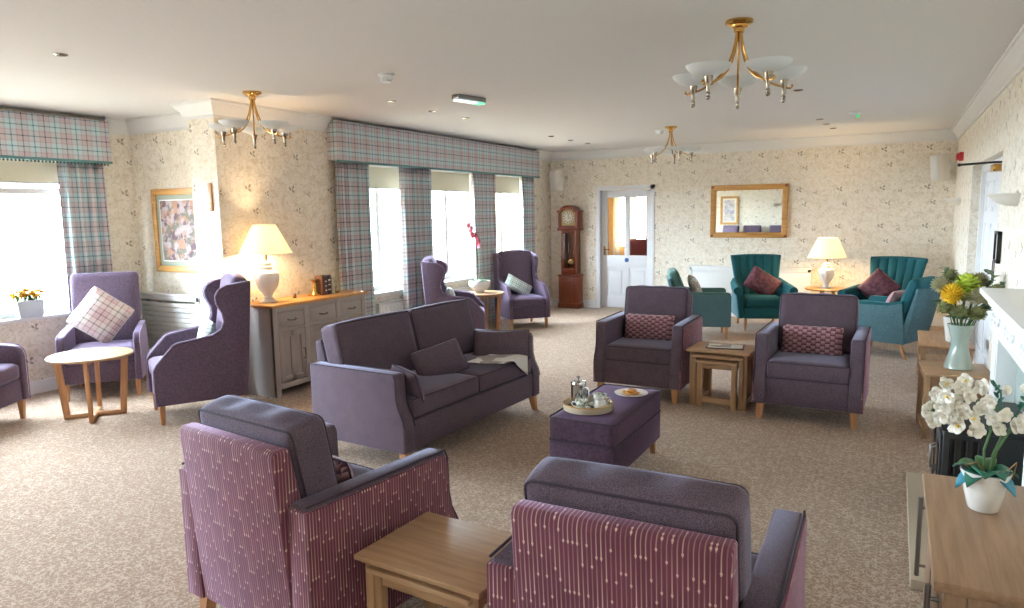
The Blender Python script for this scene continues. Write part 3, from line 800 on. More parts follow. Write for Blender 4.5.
t = thing('milk_jug', 'small white milk jug at the right of the tea tray', 'jug', (tx + .085, ty - .025, cz), -20)
B().lathe([(0, 0), (.024, 0), (.033, .015), (.036, .032), (.028, .055), (.024, .066), (.029, .078), (.025, .078), (.02, .066), (.024, .05), (.03, .03), (0, .006)], n=24).build('jug_body', 'white_ceramic', t)
B().tube([(.024, 0, .068), (.045, 0, .066), (.05, 0, .048), (.034, 0, .03)], .004, 6).build('handle', 'white_ceramic', t)
B().prism([(-.024, .062), (-.044, .084), (-.02, .080)], 1, -.01, .01, .002).build('spout', 'white_ceramic', t)
px, py = -1.525, 4.495
o = B().lathe([(0, 0), (.06, 0), (.075, .006), (.11, .014), (.113, .018), (.108, .018), (.072, .010), (0, .006)], n=36).build('plate', 'white_ceramic'); o.location = (px, py, TZ + .002)
tag(o, 'white plate of biscuits on the footstool', 'plate')
for k, (dx, dy, dz, rz, tx_, lb) in enumerate(((-.035, .0, .007, 20, .25, 'golden biscuit at the left end of the pile on the plate'), (.0, .012, .010, 80, .2, 'golden biscuit at the back of the pile on the plate'), (.03, .0, .008, -30, -.2, 'golden biscuit at the right end of the pile on the plate'), (-.004, -.018, .012, 10, .3, 'golden biscuit at the front of the pile on the plate'), (.006, .004, .027, 45, .1, 'golden biscuit lying on top of the pile on the plate'))):
    b = B().lathe([(0, 0), (.026, 0), (.030, .005), (.028, .011), (.018, .014), (0, .015)], n=16)
    for v in b.bm.verts: v.co += Vector((random.uniform(-1, 1), random.uniform(-1, 1), random.uniform(-.5, .5))) * .0016
    o = b.build('biscuit', 'biscuit'); o.location = (px + dx, py + dy, TZ + .002 + dz); o.rotation_euler = (0, tx_, R_(rz)); tag(o, lb, 'biscuit', 'biscuits on the plate')

# ---- nests of tables
def nest_table(label, x, y, rz, w, d, h, mat='oak_pale', group='nest of tables', leg='oak_pale_leg'):
    t = thing('nesting_table', label, 'table', (x, y, 0), rz, group)
    B().bx(-w / 2, w / 2, -d / 2, d / 2, h - .022, h, .006).build('tabletop', mat, t)
    lw = .036 if w > .4 else .046; ix = w / 2 - (.024 if w > .5 else .006) - lw / 2; iy = d / 2 - .03 - lw / 2
    for sx in (-1, 1):
        for sy in (-1, 1): B().bx(sx * ix - lw / 2, sx * ix + lw / 2, sy * iy - lw / 2, sy * iy + lw / 2, 0, h - .02, .005).build('leg', leg, t)
        B().bx(sx * ix - .012, sx * ix + .012, -iy + lw / 2, iy - lw / 2, h - .075, h - .02, .003).build('side_rail', mat, t)
        B().bx(sx * ix - .012, sx * ix + .012, -iy + lw / 2, iy - lw / 2, .05, .085, .003).build('floor_rail', mat, t)
    B().bx(-ix + lw / 2, ix - lw / 2, iy - .012, iy + .012, h - .075, h - .02, .003).build('back_rail', mat, t)
    return t
def nest(x, y, rz, n, h, w, d, labels, group, shift=.0, fy=.03):
    for k in range(n):
        xx, yy, _ = local(x, y, rz, 0, -shift * k, 0)
        t = nest_table(labels[k], xx, yy, rz, w - .095 * k, d - .02 * k, h - .042 * k, group=group)
        if k == n - 1:
            ww = w - .095 * k; hh = h - .042 * k; dd = d - .02 * k; ix = ww / 2 - .03
            B().bx(-ix + .02, ix - .02, -dd / 2 + .035, -dd / 2 + .06, hh - .07, hh - .02, .003).build('front_rail', 'oak_pale', t)
            B().bx(-ix + .02, ix - .02, -dd / 2 + .035, -dd / 2 + .06, .04, .09, .003).build('floor_rail', 'oak_pale', t)
nest(-1.285, 6.27, -2, 3, .50, .54, .44, ('largest oak table of the nest between the two facing armchairs, under the magazine', 'middle oak table of the nest between the two facing armchairs', 'smallest oak table of the nest between the two facing armchairs, with an open front frame'), 'nest of tables between the facing armchairs', .03)
nest(-1.37, 2.03, 177, 2, .50, .54, .425, ('oak side table between the two armchairs seen from behind', 'smaller oak table tucked under the near side table'), 'nest of tables between the near armchairs', .0)
t = thing('magazine', 'magazine in a black border lying on the nested tables', 'magazine', (-1.27, 6.27, .501), 8)
B().bx(-.16, .16, -.105, .105, 0, .008, .002).build('cover', 'gloss_black', t)
B().bx(-.145, .145, -.09, .09, .008, .0095, 0).build('page', 'newsprint', t)

# ---- sideboard
t = thing('sideboard', 'grey painted sideboard with oak top under the lit lamp', 'sideboard', (XL + .24, 5.325, 0), 90)
# local: x along the wall (+x = away from the camera), front faces -y (into the room)
b = B(); W2 = .655; D2 = .205; HT = .88
b.bx(-W2, -W2 + .025, -D2, D2, .0, HT - .03, .004); b.bx(W2 - .025, W2, -D2, D2, 0, HT - .03, .004)
b.bx(-W2 + .02, W2 - .02, -D2 + .01, D2, .09, .11, 0); b.bx(-W2 + .02, W2 - .02, D2 - .015, D2, .09, HT - .03, 0)
for x in (-W2 + .03, -.225, .225, W2 - .03): b.bx(x - .03, x + .03, -D2 - .004, -D2 + .03, 0 if abs(x) > .5 else .09, HT - .03, .003)
b.bx(-W2 + .03, W2 - .03, -D2 - .003, -D2 + .03, .07, .12, .003); b.bx(-W2 + .03, W2 - .03, -D2 - .003, -D2 + .03, .62, .65, .003); b.bx(-W2 + .03, W2 - .03, -D2 - .003, -D2 + .03, .80, HT - .03, .003)
b.build('carcass', 'grey_paint', t)
B().bx(-W2 - .02, W2 + .02, -D2 - .025, D2 + .015, HT - .03, HT, .006).build('oak_top', 'oak_honey', t)['label'] = 'honey oak top'
for k in range(3):
    a, c = ((-W2 + .06, -.255), (-.195, .195), (.255, W2 - .06))[k]; cx = (a + c) / 2
    d = B().bx(a + .003, c - .003, -D2 - .001, -D2 + .018, .653, .797, .004)
    d.bx(a + .03, c - .03, -D2 - .004, -D2, .675, .775, .003)
    d = d.build('drawer', 'grey_paint', t)
    B().tube([(cx - .05, -D2 - .004, .728), (cx - .045, -D2 - .024, .722), (cx, -D2 - .028, .718), (cx + .045, -D2 - .024, .722), (cx + .05, -D2 - .004, .728)], .006, 8).build('handle', 'nickel', d)
    e = B(); y = -D2 - .001
    e.bx(a + .003, c - .003, y + .01, y + .018, .125, .617, 0)
    for q0, q1 in ((a + .003, a + .055), (cx - .022, cx + .022), (c - .055, c - .003)): e.bx(q0, q1, y, y + .016, .125, .617, .003)
    for z0, z1 in ((.125, .185), (.557, .617)): e.bx(a + .04, c - .04, y, y + .016, z0, z1, .003)
    e = e.build('door', 'grey_paint', t)
    hx = c - .03 if k < 2 else a + .03
    B().tube([(hx, y, .42), (hx, y - .024, .415), (hx, y - .026, .37), (hx, y - .024, .325), (hx, y, .32)], .006, 8).build('handle', 'nickel', e)
def table_lamp(label, x, y, z, s=1.0, h0=.46, hs=.27, rb=.245, rt=.105):
    t = thing('table_lamp', label, 'lamp', (x, y, z), 0, 'lit table lamps')
    k = h0 / .46
    B().lathe([(0, 0), (.085, 0), (.088, .012), (.07, .02), (.045, .035), (.038, .06), (.05, .085), (.085, .13), (.108, .19), (.114, .25), (.108, .285), (.085, .305), (.055, .315), (.05, .325), (.062, .335), (.062, .345), (.045, .352), (.05, .37), (.048, .385), (.02, .395), (0, .395)], n=36, X=Matrix.Diagonal((s, s, k, 1))).build('urn_base', 'white_ceramic', t)
    B().lathe([(0, .39 * k), (.014, .39 * k), (.014, .47 * k), (0, .47 * k)], n=12).build('lamp_holder', 'brass', t)
    z0 = h0 + .01; z1 = z0 + hs
    sh = B(); sh.lathe([(rb, z0), (rt, z1), (rt - .003, z1), (rb - .003, z0), (rb, z0)], n=40); so = sh.build('lamp_shade', 'shade_linen', t, 60)
    r = B()
    for rr, zz in ((rb, z0), (rt, z1)): r.tube([(rr * math.cos(a * PI / 20), rr * math.sin(a * PI / 20), zz) for a in range(40)], .003, 5, closed=True)
    r.build('shade_trim', 'shade_linen', so)
    B().sphere((0, 0, z0 + hs * .30), .03, 12).build('bulb', 'bulb', t)
    L = bpy.data.lights.new('lamp_light', 'POINT'); L.energy = LAMP_W; L.color = (1.0, .70, .39); L.shadow_soft_size = .06
    lo = bpy.data.objects.new('lamp_light', L); C.objects.link(lo); lo.location = (x, y, z + z0 + hs * .30)
    return t
LAMP_W = 40.0
table_lamp('lit lamp with white urn base standing on the grey sideboard', -5.28, 4.84, .882)
table_lamp('lit lamp with white urn base on the round table between the teal chairs', -.84, 10.95, .571, .9, .42, .28, .26, .13)
for k, (lab, y) in enumerate((('brass bookend at the near end of the row of books on the sideboard', 5.44), ('pale bookend at the far end of the row of books on the sideboard', 5.72))):
    t = thing('bookend', lab, 'bookend', (-5.26, y, .881), 0, 'bookends on the sideboard')
    B().bx(-.045, .045, -.05, .05, 0, .014, .004).build('foot', 'brass' if k == 0 else 'nickel', t)
    B().lathe([(0, .012), (.042, .012), (.034, .03), (.025, .045), (.022, .14), (.03, .15), (.042, .158), (.042, .17), (0, .172)] if k == 0 else [(0, .012), (.034, .012), (.022, .04), (.016, .06), (.02, .11), (.026, .125), (0, .14)], n=20).build('column', 'brass' if k == 0 else 'nickel', t)
for k, (y, w, h, m, lb) in enumerate(((5.505, .030, .20, 'brown_book', 'brown book first from the brass bookend, the tallest'), (5.545, .040, .185, 'maroon_book', 'maroon book second in the row on the sideboard'), (5.597, .055, .20, 'navy_book', 'thick navy book with pale marks on the sideboard'), (5.655, .052, .17, 'pale_book', 'pale book last in the row on the sideboard'))):
    t = thing('book', lb, 'book', (-5.255, y, .881), 0, 'books on the sideboard')
    b = B(); b.bx(-.05, .055, -w / 2, -w / 2 + .003, 0, h, .001); b.bx(-.05, .055, w / 2 - .003, w / 2, 0, h, .001); b.bx(.052, .057, -w / 2, w / 2, 0, h, .001); b.build('cover', m, t)
    B().bx(-.047, .052, -w / 2 + .003, w / 2 - .003, .003, h - .003, 0).build('pages', 'pale_book', t)
    s = B()
    for q in (.25, .5, .75): s.bx(.0565, .0585, -w * .32, w * .32, h * q - .006, h * q + .006, 0)
    s.build('spine_marks', 'cream_plaster' if k in (1, 2) else m, t)
t = thing('ornament', 'tiny dark ornament on the sideboard between lamp and books', 'ornament', (-5.30, 5.20, .881))
B().lathe([(0, 0), (.018, 0), (.02, .01), (.01, .018), (.016, .03), (.01, .042), (0, .045)], n=14).build('figure', 'brown_book', t)

# ---- wing and high-backed velvet chairs
WARM = [(-.37, .16), (-.37, .455), (-.345, .50), (-.255, .60), (-.215, .645), (-.17, .66), (.08, .695), (.15, .735), (.175, .80), (.165, .87), (.125, .95), (.118, 1.01), (.15, 1.065), (.22, 1.10), (.41, 1.125), (.33, .16)]
def wing_chair(label, x, y, rz, sc=1.0, wing=True, w=.66, group='purple velvet wing chairs'):
    t = thing('wing_chair' if wing else 'high_back_chair', label, 'armchair', (x, y, 0), rz, group)
    t.scale = (sc, sc, sc); V = 'purple_velvet'; h = w / 2
    B().bx(-h + .045, h - .045, -.345, .30, .16, .34, .012).build('base', V, t)
    B().rbox((0, -.09, .405), (w - .13, .54, .14), .04, (0, .005, .018), 10).build('seat_cushion', V, t)
    if wing: prof = WARM
    else: prof = [(-.37, .16), (-.37, .53), (-.355, .58), (-.32, .615), (-.1, .64), (.26, .66), (.33, .16)]
    for s in (-1, 1):
        a = B().prism(prof, 0, s * (h - .065), s * h, .018, 3).build('wing_arm' if wing else 'arm', V, t)
        q = prof[:-2] if wing else prof[:-1]
        B().tube([(s * (h - .004), y_ - .002, z_) for y_, z_ in q], .0045, 6).build('piping', 'lilac_highlight', a)  # no real piping: paler tube paints the highlight along the velvet edge
    X = Matrix.Translation((0, .285, .78)) @ Matrix.Rotation(R_(-8.5), 4, 'X')
    if wing:
        def arch(c):
            if c.z > .2: c.z += .035 * (1 - (c.x / (h - .04)) ** 2)
        B().rbox((0, 0, 0), (w - .09, .14, .72), .05, (0, .02, 0), 12, X, arch).build('backrest', V, t)
    else:
        B().rbox((0, .0, .01), (w - .09, .13, .74), .035, (0, .012, 0), 12, X).build('backrest', V, t)
    B().prism([(.30, .16), (.335, .16), (.36, .5), (.31, .5)], 0, -h + .05, h - .05, .008).build('back_panel', V, t)
    for sx in (-1, 1):
        tapered_leg('leg', sx * (h - .05), -.325, .165, .048, .03, 'oak_leg', t)
        tapered_leg('leg', sx * (h - .05), .285, .165, .045, .03, 'oak_leg', t, 0, .05)
    return t
wing_chair('purple velvet wing chair turned away beside the sideboard, at the round table', -5.335, 4.06, -30, 1.03, w=.64)
wing_chair('purple velvet wing chair turned to the windows, behind the sofa back', -4.94, 7.62, 120, 1.0)
wing_chair('purple velvet wing chair facing the room near the grandfather clock', -4.92, 9.40, 47, .97)
wing_chair('high-backed purple velvet chair holding the pink check cushion, in front of the bay curtain', -6.84, 4.17, 50, 1.0, False, .70, 'high-backed purple velvet chairs')
wing_chair('purple velvet chair cut off by the left edge of the picture', -6.70, 2.80, 122, 1.04, False, .66, 'high-backed purple velvet chairs')
pillow('check_cushion', 'large pink and grey check cushion standing on its corner in the high-backed chair', 'cushion', local(-6.84, 4.17, 50, -.02, .015, .755), (R_(-16), R_(38), R_(50)), .44, .44, .17, 'tartan_cushion', edge='cream_plaster', pinch=.05)
pillow('check_cushion', 'small white and green check cushion tilted in the wing chair near the grandfather clock', 'cushion', local(-4.93, 9.40, 47, -.03, .03, .60), (R_(-14), R_(30), R_(47)), .46, .22, .12, 'tartan_green', pipe=False)
pillow('print_cushion', 'printed cushion peeping over the arm of the wing chair beside the sideboard', 'cushion', local(-5.335, 4.06, -30, .03, .075, .655), (R_(-14), 0, R_(-30)), .36, .34, .13, 'tartan_green', pipe=False)
pillow('print_cushion', 'pale cushion peeping over the arm of the wing chair turned to the windows', 'cushion', local(-4.94, 7.62, 120, .0, .06, .62), (R_(-14), 0, R_(124)), .36, .30, .12, 'tartan_green', pipe=False)

for x, y, rz, lb in ((-5.0, -.95, 200, 'lilac-lit high-backed chair at the left of those seen low in the far mirror'), (-4.2, -1.0, 178, 'dark high-backed chair at the middle of those seen low in the far mirror'), (-3.42, -1.05, 185, 'high-backed chair at the right of those seen low in the far mirror')):
    wing_chair(lb, x, y, rz, 1.0, False, .66, 'high-backed purple velvet chairs')
# ---- round side tables on crossed frames
def round_table(label, x, y, rz, h, r):
    t = thing('round_table', label, 'table', (x, y, 0), rz, 'round oak side tables')
    B().lathe([(0, h - .022), (r - .006, h - .022), (r, h - .015), (r, h - .005), (r - .006, h), (0, h)], n=48).build('tabletop', 'oak_pale', t)
    for k in range(4):
        a = PI / 2 * k; X = Matrix.Rotation(a, 4, 'Z')
        b = B(); ro = r * .86; ri = r * .72
        b.prism([(ro, h - .02), (ro - .055, h - .02), (ri - .05, 0), (ri, 0)], 1, -.016, .016, .004, X=X); b.build('leg', 'oak_leg', t)
    for k in range(2):
        X = Matrix.Rotation(PI / 2 * k, 4, 'Z'); b = B()
        b.box((0, 0, .022), (r * 1.36, .034, .036), .004, X=X); b.build('foot_rail', 'oak', t)
        B().box((0, 0, h - .045), (r * 1.6, .032, .045), .004, X=X).build('top_rail', 'oak', t)
round_table('round oak side table between the high-backed chair and the wing chair', -6.05, 3.55, 50, .55, .33)
round_table('round oak side table under the pink orchid bowl', -5.10, 8.60, 20, .585, .29)
t = thing('orchid_bowl', 'white bowl planter with a pink orchid on the far round table', 'planter', (-5.14, 8.55, .586))
B().lathe([(0, 0), (.05, 0), (.06, .012), (.055, .02), (.11, .05), (.15, .10), (.158, .14), (.15, .17), (.142, .17), (.148, .14), (.10, .07), (0, .04)], n=32).build('bowl', 'white_ceramic', t)
B().lathe([(0, .15), (.14, .15), (.13, .155), (0, .158)], n=24).build('soil', 'soil', t)
def leaf_blade(b, p0, d, L, W, bend, n=6, th=.0):
    d = Vector(d).normalized(); side = d.cross(Vector((0, 0, 1)))
    if side.length < .05: side = Vector((1, 0, 0))
    side.normalize(); rows = []
    for i in range(n + 1):
        u = i / n; w = W * math.sin(PI * min(1, .12 + u * .88)) ** .8
        c = Vector(p0) + d * (L * u) + Vector((0, 0, -bend * u * u))
        fold = Vector((0, 0, w * .35))
        rows.append([b.bm.verts.new(b.X @ (c - side * w + fold)), b.bm.verts.new(b.X @ c), b.bm.verts.new(b.X @ (c + side * w + fold))])
    for A, D in zip(rows, rows[1:]):
        for j in range(2): b.bm.faces.new((A[j], A[j + 1], D[j + 1], D[j]))
for a in (.4, 1.9, 3.5, 5.0):
    b = B(); leaf_blade(b, (0, 0, .155), (math.cos(a), math.sin(a), .5), .17, .032, .09); b.build('leaf', 'green_leaf', t, 80, .003)
ost = [(0, 0, .15), (.01, 0, .35), (.015, -.02, .60), (.03, -.03, .74), (.0, -.06, .83), (-.06, -.09, .86)]
B().tube(ost, .004, 6).build('stem', 'stem', t)
def blossom(name, mat, loc, rot, s, parent, mat2=None):
    b = B(); X = Matrix.Translation(loc) @ rot.to_matrix().to_4x4(); b.X = X
    for k in range(5):
        a = 2 * PI * k / 5 + .3; rr = s * (1.0 if k % 2 else .86)
        d = Vector((math.cos(a), math.sin(a), 0)); sd = Vector((-d.y, d.x, 0)); n = 4; rows = []
        for i in range(n + 1):
            u = i / n; w = s * .48 * math.sin(PI * (.1 + .82 * u)) ** .7; c = d * rr * u + Vector((0, 0, s * .25 * u * u + .002 * k / 5))
            rows.append([b.bm.verts.new(X @ (c - sd * w)), b.bm.verts.new(X @ (c + Vector((0, 0, -s * .08)))), b.bm.verts.new(X @ (c + sd * w))])
        for A, D in zip(rows, rows[1:]):
            for j in range(2): b.bm.faces.new((A[j], A[j + 1], D[j + 1], D[j]))
    o = b.build(name, mat, parent, 80, .002)
    if mat2:
        c = B(); c.X = X; c.sphere((0, 0, s * .14), s * .16, 8, (1, 1, 1.3)); c.build('flower_heart', mat2, o)
    return o
rr_ = random.Random(3)
for k in range(10):
    u = k / 9; p = Vector((.035, -.03, .66)).lerp(Vector((-.09, -.11, .93)), u) + Vector((rr_.uniform(-.03, .03), rr_.uniform(-.04, .04), rr_.uniform(-.02, .02)))
    blossom('blossom', 'petal_pink', p, Euler((rr_.uniform(.6, 1.6), rr_.uniform(-.5, .5), rr_.uniform(-.4, 1.2))), .035, t)

# ---- teal chairs
def fluted_chair(label, x, y, rz):
    t = thing('fluted_armchair', label, 'armchair', (x, y, 0), rz, 'teal fluted armchairs'); V = 'teal_wool'
    B().bx(-.28, .28, -.34, .28, .17, .33, .02).build('base', V, t)
    B().rbox((0, -.09, .395), (.53, .52, .14), .045, (0, .01, .015), 10).build('seat_cushion', V, t)
    b = B(); NU, NV = 60, 14
    def half(v): return .27 + .085 * v
    def fr(u, v):
        a = 2 * u - 1; fl = abs(math.sin(u * 6 * PI)) ** .6 * .022
        return (a * half(v), .20 + .16 * v + .05 * a * a * (-1) * (1 - v * .4) - fl + .06, .36 + .645 * v - .015 * a * a * v)
    def bk(u, v):
        a = 2 * u - 1; return (a * half(v), .20 + .16 * v + .12 - .05 * a * a * (1 - v * .4), .36 + .645 * v - .015 * a * a * v)
    A = b.grid(fr, NU, NV); D = b.grid(bk, NU, NV)
    for i in range(NU):
        b.bm.faces.new((A[i][NV], A[i + 1][NV], D[i + 1][NV], D[i][NV])); b.bm.faces.new((A[i][0], D[i][0], D[i + 1][0], A[i + 1][0]))
    for j in range(NV):
        b.bm.faces.new((A[0][j], A[0][j + 1], D[0][j + 1], D[0][j])); b.bm.faces.new((A[NU][j], D[NU][j], D[NU][j + 1], A[NU][j + 1]))
    b.build('backrest', V, t, 50)
    bt = B().tube([(bk(u / 12, 1)[0], (fr(u / 12, 1)[1] + bk(u / 12, 1)[1]) / 2 + .005, 1.0 - .015 * (2 * u / 12 - 1) ** 2) for u in range(13)], .036, 10); bt.build('top_roll', V, t)
    B().prism([(.27, .17), (.33, .17), (.40, .72), (.34, .72)], 0, -.27, .27, .01).build('back_panel', 'teal_weave', t)
    for s in (-1, 1):
        b = B(); b.prism([(-.34, .17), (-.36, .56), (.26, .60), (.33, .17)], 0, s * .27, s * .345, .02, 3); [setattr(q.co, 'x', q.co.x + s * .05 * max(0, (q.co.z - .2) / .4) * max(0, (.3 - q.co.y) / .6)) for q in b.bm.verts]; a = b.build('arm', V, t)
        b = B(); b.tube([(s * .375, -.375, .565), (s * .365, -.1, .585), (s * .335, .2, .62), (s * .31, .30, .66)], [.056, .058, .055, .04], 14); b.build('arm_roll', V, a)
        b = B(); b.prism([(-.32, .175), (-.33, .53), (.25, .56), (.32, .175)], 0, s * .338, s * .352, .005, 2); [setattr(q.co, 'x', q.co.x + s * .05 * max(0, (q.co.z - .2) / .4) * max(0, (.3 - q.co.y) / .6)) for q in b.bm.verts]; b.build('outer_panel', 'teal_weave', a)['label'] = 'pale teal woven side'
    for sx in (-1, 1):
        tapered_leg('leg', sx * .25, -.30, .175, .045, .026, 'oak_leg', t); tapered_leg('leg', sx * .25, .27, .175, .045, .026, 'oak_leg', t, 0, .05)
    return t
fluted_chair('teal fluted armchair with a velvet cushion, left of the far lamp', -1.68, 10.63, 20)
fluted_chair('teal fluted armchair with a velvet cushion, right of the far lamp', -.11, 10.52, -22)
def tub_chair(label, x, y, rz, V, out):
    t = thing('low_armchair', label, 'armchair', (x, y, 0), rz, 'low teal armchairs')
    B().bx(-.26, .26, -.33, .30, .17, .32, .015).build('base', V, t)
    B().rbox((0, -.07, .39), (.50, .54, .14), .04, (0, .005, .015), 10).build('seat_cushion', V, t)
    for s in (-1, 1):
        pr = [(-.33, .17), (-.335, .60), (-.31, .625), (.14, .625), (.30, .66), (.34, .17)]
        a = B().prism(pr, 0, s * .25, s * .325, .02, 3).build('arm', V, t)
        b = B(); b.prism([(-.335, .172), (-.338, .585), (.14, .595), (.30, .63), (.345, .172)], 0, s * .312, s * .334, .008, 2); b.build('outer_panel', out, a)['label'] = 'pale woven outer side'
    X = Matrix.Translation((0, .33, .64)) @ Matrix.Rotation(R_(-20), 4, 'X')
    b = B().rbox((0, -.01, .01), (.60, .13, .52), .05, (0, .015, .01), 12, X).build('backrest', V, t)
    B().prism([(.26, .17), (.335, .17), (.475, .79), (.435, .81)], 0, -.318, .318, .012).build('back_panel', out, t)['label'] = 'pale woven back'
    for sx in (-1, 1):
        tapered_leg('leg', sx * .27, -.29, .175, .045, .028, 'oak_leg', t); tapered_leg('leg', sx * .27, .27, .175, .045, .028, 'oak_leg', t, 0, .07)
    return t
tub_chair('low sage and teal armchair in profile beyond the facing armchairs, left of the fluted chairs', -2.26, 9.60, 108, 'sage_wool', 'teal_weave')
tub_chair('low teal woven armchair seen from its back corner, in front of the right-hand fluted chair', -.05, 9.33, -113, 'teal_wool', 'teal_weave')
pillow('velvet_cushion', 'aubergine velvet cushion on its corner in the fluted chair left of the far lamp', 'cushion', local(-1.68, 10.63, 20, .03, .02, .635), (R_(-20), R_(32), R_(16)), .47, .36, .15, 'aubergine_velvet', 'aubergine velvet cushions', pipe=False)
pillow('velvet_cushion', 'aubergine velvet cushion on its corner in the fluted chair right of the far lamp', 'cushion', local(-.11, 10.52, -22, -.07, .01, .64), (R_(-20), R_(38), R_(-24)), .40, .40, .15, 'aubergine_velvet', 'aubergine velvet cushions', pipe=False)
pillow('floral_cushion', 'floral cushion leaning on the back of the low sage armchair', 'cushion', local(-2.26, 9.60, 108, 0, .10, .66), (R_(-24), 0, R_(110)), .40, .36, .13, 'floral_print', pipe=False)
pillow('linen_cushion', 'pink cushion in the low teal woven armchair', 'cushion', local(-.05, 9.33, -113, 0, .09, .60), (R_(-24), 0, R_(-113)), .40, .32, .13, 'pink_linen', pipe=False)
t = thing('lamp_table', 'round honey oak table carrying the far lamp', 'table', (-.84, 10.95, 0), 10)
B().lathe([(0, .545), (.27, .545), (.28, .553), (.28, .563), (.27, .57), (0, .57)], n=40).build('tabletop', 'oak_honey', t)
for k in range(3):
    a = 2 * PI * k / 3; B().tube([(.09 * math.cos(a), .09 * math.sin(a), .55), (.13 * math.cos(a), .13 * math.sin(a), .28), (.22 * math.cos(a), .22 * math.sin(a), 0)], [.024, .02, .015], 10).build('leg', 'oak_leg', t)

# ------------------------------------------------------------------ wall things
# grandfather clock
t = thing('grandfather_clock', 'mahogany grandfather clock in the far left corner beside the glazed door', 'clock', (-5.06, 11.56, 0), 0)
MH = 'mahogany'
b = B(); b.bx(-.20, .20, -.12, .12, 0, .09, .008); b.bx(-.185, .185, -.11, .12, .09, .58, .008); b.bx(-.20, .20, -.12, .12, .56, .60, .01); b.bx(-.14, -.10, -.09, .12, .60, 1.38, .006) ; b.bx(.10, .14, -.09, .12, .60, 1.38, .006)
b.bx(-.14, .14, .09, .12, .60, 1.38, 0); b.bx(-.11, .11, -.09, -.06, .60, .70, .004); b.prism([(-.11, 1.38), (-.11, 1.30), (0, 1.345), (.11, 1.30), (.11, 1.38)], 1, -.09, -.06, .004); b.build('trunk', MH, t)
B().bx(-.09, .09, -.118, -.108, .17, .50, .006).build('base_panel', MH, t)
b = B(); b.bx(-.20, .20, -.125, .12, 1.37, 1.42, .01); b.bx(-.185, -.135, -.11, .12, 1.42, 1.70, .006); b.bx(.135, .185, -.11, .12, 1.42, 1.70, .006); b.bx(-.14, .14, .05, .12, 1.42, 1.74, .004)
arc = [(-.205, 1.69), (-.205, 1.72), (-.15, 1.735)] + [(.15 * math.cos(a), 1.725 + .085 * math.sin(a)) for a in [PI - PI * k / 12 for k in range(1, 12)]] + [(.15, 1.735), (.205, 1.72), (.205, 1.69), (.135, 1.69)] + [(.115 * math.cos(a), 1.69 + .06 * math.sin(a)) for a in [PI * k / 12 for k in range(0, 13)]] + [(-.135, 1.69)]
b.prism(arc, 1, -.13, .12, .004); b.bx(-.14, .14, -.105, -.09, 1.42, 1.46, .003)
hd = b.build('hood', MH, t)
b = B(); b.prism([(-.13, 1.46), (.13, 1.46), (.13, 1.69)] + [(.118 * math.cos(a), 1.69 + .055 * math.sin(a)) for a in [PI * k / 10 for k in range(0, 11)]] + [(-.13, 1.69)], 1, -.085, -.075, 0); dl = b.build('dial', 'clock_dial', hd)
b = B(); b.box((0, -.09, 1.635), (.007, .004, .075), .001, X=None); b.box((.022, -.09, 1.59), (.05, .004, .008), .001); b.build('clock_hands', 'black', hd)
p = B(); p.cyl((0, .02, 1.30), (0, .02, .86), .006, n=8); p.lathe([(0, -.006), (.05, -.006), (.055, 0), (.05, .006), (0, .006)], n=24, X=Matrix.Translation((0, .02, .82)) @ Matrix.Rotation(PI / 2, 4, 'X')); p.build('pendulum', 'brass', t)
for sx in (-1, 1): B().cyl((sx * .055, .04, .95), (sx * .055, .04, 1.16), .022, n=14).build('weight', 'chrome', t)
B().bx(-.10, .10, -.078, -.074, .70, 1.34, 0).build('trunk_glass', 'window_glass', t)

# mirror
t = thing('wall_mirror', 'wide mirror in a golden wooden frame on the far wall', 'mirror', (-2.06, YF - .006, 1.665), 0)
b = B(); w, h, f = .585, .415, .085
b.prism([(-w, -h), (w, -h), (w - f, -h + f), (-w + f, -h + f)], 1, -.045, 0, .008); b.prism([(-w, h), (w, h), (w - f, h - f), (-w + f, h - f)], 1, -.045, 0, .008)
b.prism([(-w, -h), (-w, h), (-w + f, h - f), (-w + f, -h + f)], 1, -.045, 0, .008); b.prism([(w, -h), (w, h), (w - f, h - f), (w - f, -h + f)], 1, -.045, 0, .008)
fr_ = b.build('frame', 'gilt_wood', t)
b = B()
for sx in (-1, 1):
    for sz in (-1, 1): b.box((sx * (w - .03), -.047, sz * (h - .03)), (.036, .006, .036), .003)
b.build('corner_block', 'mahogany', fr_)
B().bx(-w + f - .006, w - f + .006, -.022, -.016, -h + f - .006, h - f + .006, 0).build('looking_glass', 'mirror_glass', t)

def picture(name, label, loc, rz, w, h, f, art, mat='mat_sage', frame='gilt_wood', m=.06):
    t = thing(name, label, 'picture', loc, rz); w /= 2; h /= 2; b = B()
    b.prism([(-w, -h), (w, -h), (w - f, -h + f), (-w + f, -h + f)], 1, -.04, 0, .006); b.prism([(-w, h), (w, h), (w - f, h - f), (-w + f, h - f)], 1, -.04, 0, .006)
    b.prism([(-w, -h), (-w, h), (-w + f, h - f), (-w + f, -h + f)], 1, -.04, 0, .006); b.prism([(w, -h), (w, h), (w - f, h - f), (w - f, -h + f)], 1, -.04, 0, .006); b.build('frame', frame, t)
    B().bx(-w + f - .005, w - f + .005, -.020, -.012, -h + f - .005, h - f + .005, 0).build('mount', mat, t)
    e = B(); q = f + m; b = .012
    e.bx(-w + q - b, w - q + b, -.024, -.019, -h + q - b, h - q + b, 0); e.build('mount_edge', 'white_paint', t)
    B().bx(-w + q, w - q, -.027, -.022, -h + q, h - q, 0).build('artwork', art, t)
    return t
picture('framed_picture', 'flower painting in a golden frame on the alcove wall behind the pillar', (-6.66, YA - .004, 1.565), 0, .80, .88, .065, 'meadow_art')
picture('framed_picture', 'tall pale picture in a gold frame seen only in the far mirror', (-5.02, YN + .004, 1.66), 180, .60, .95, .07, 'pale_art', 'blind')
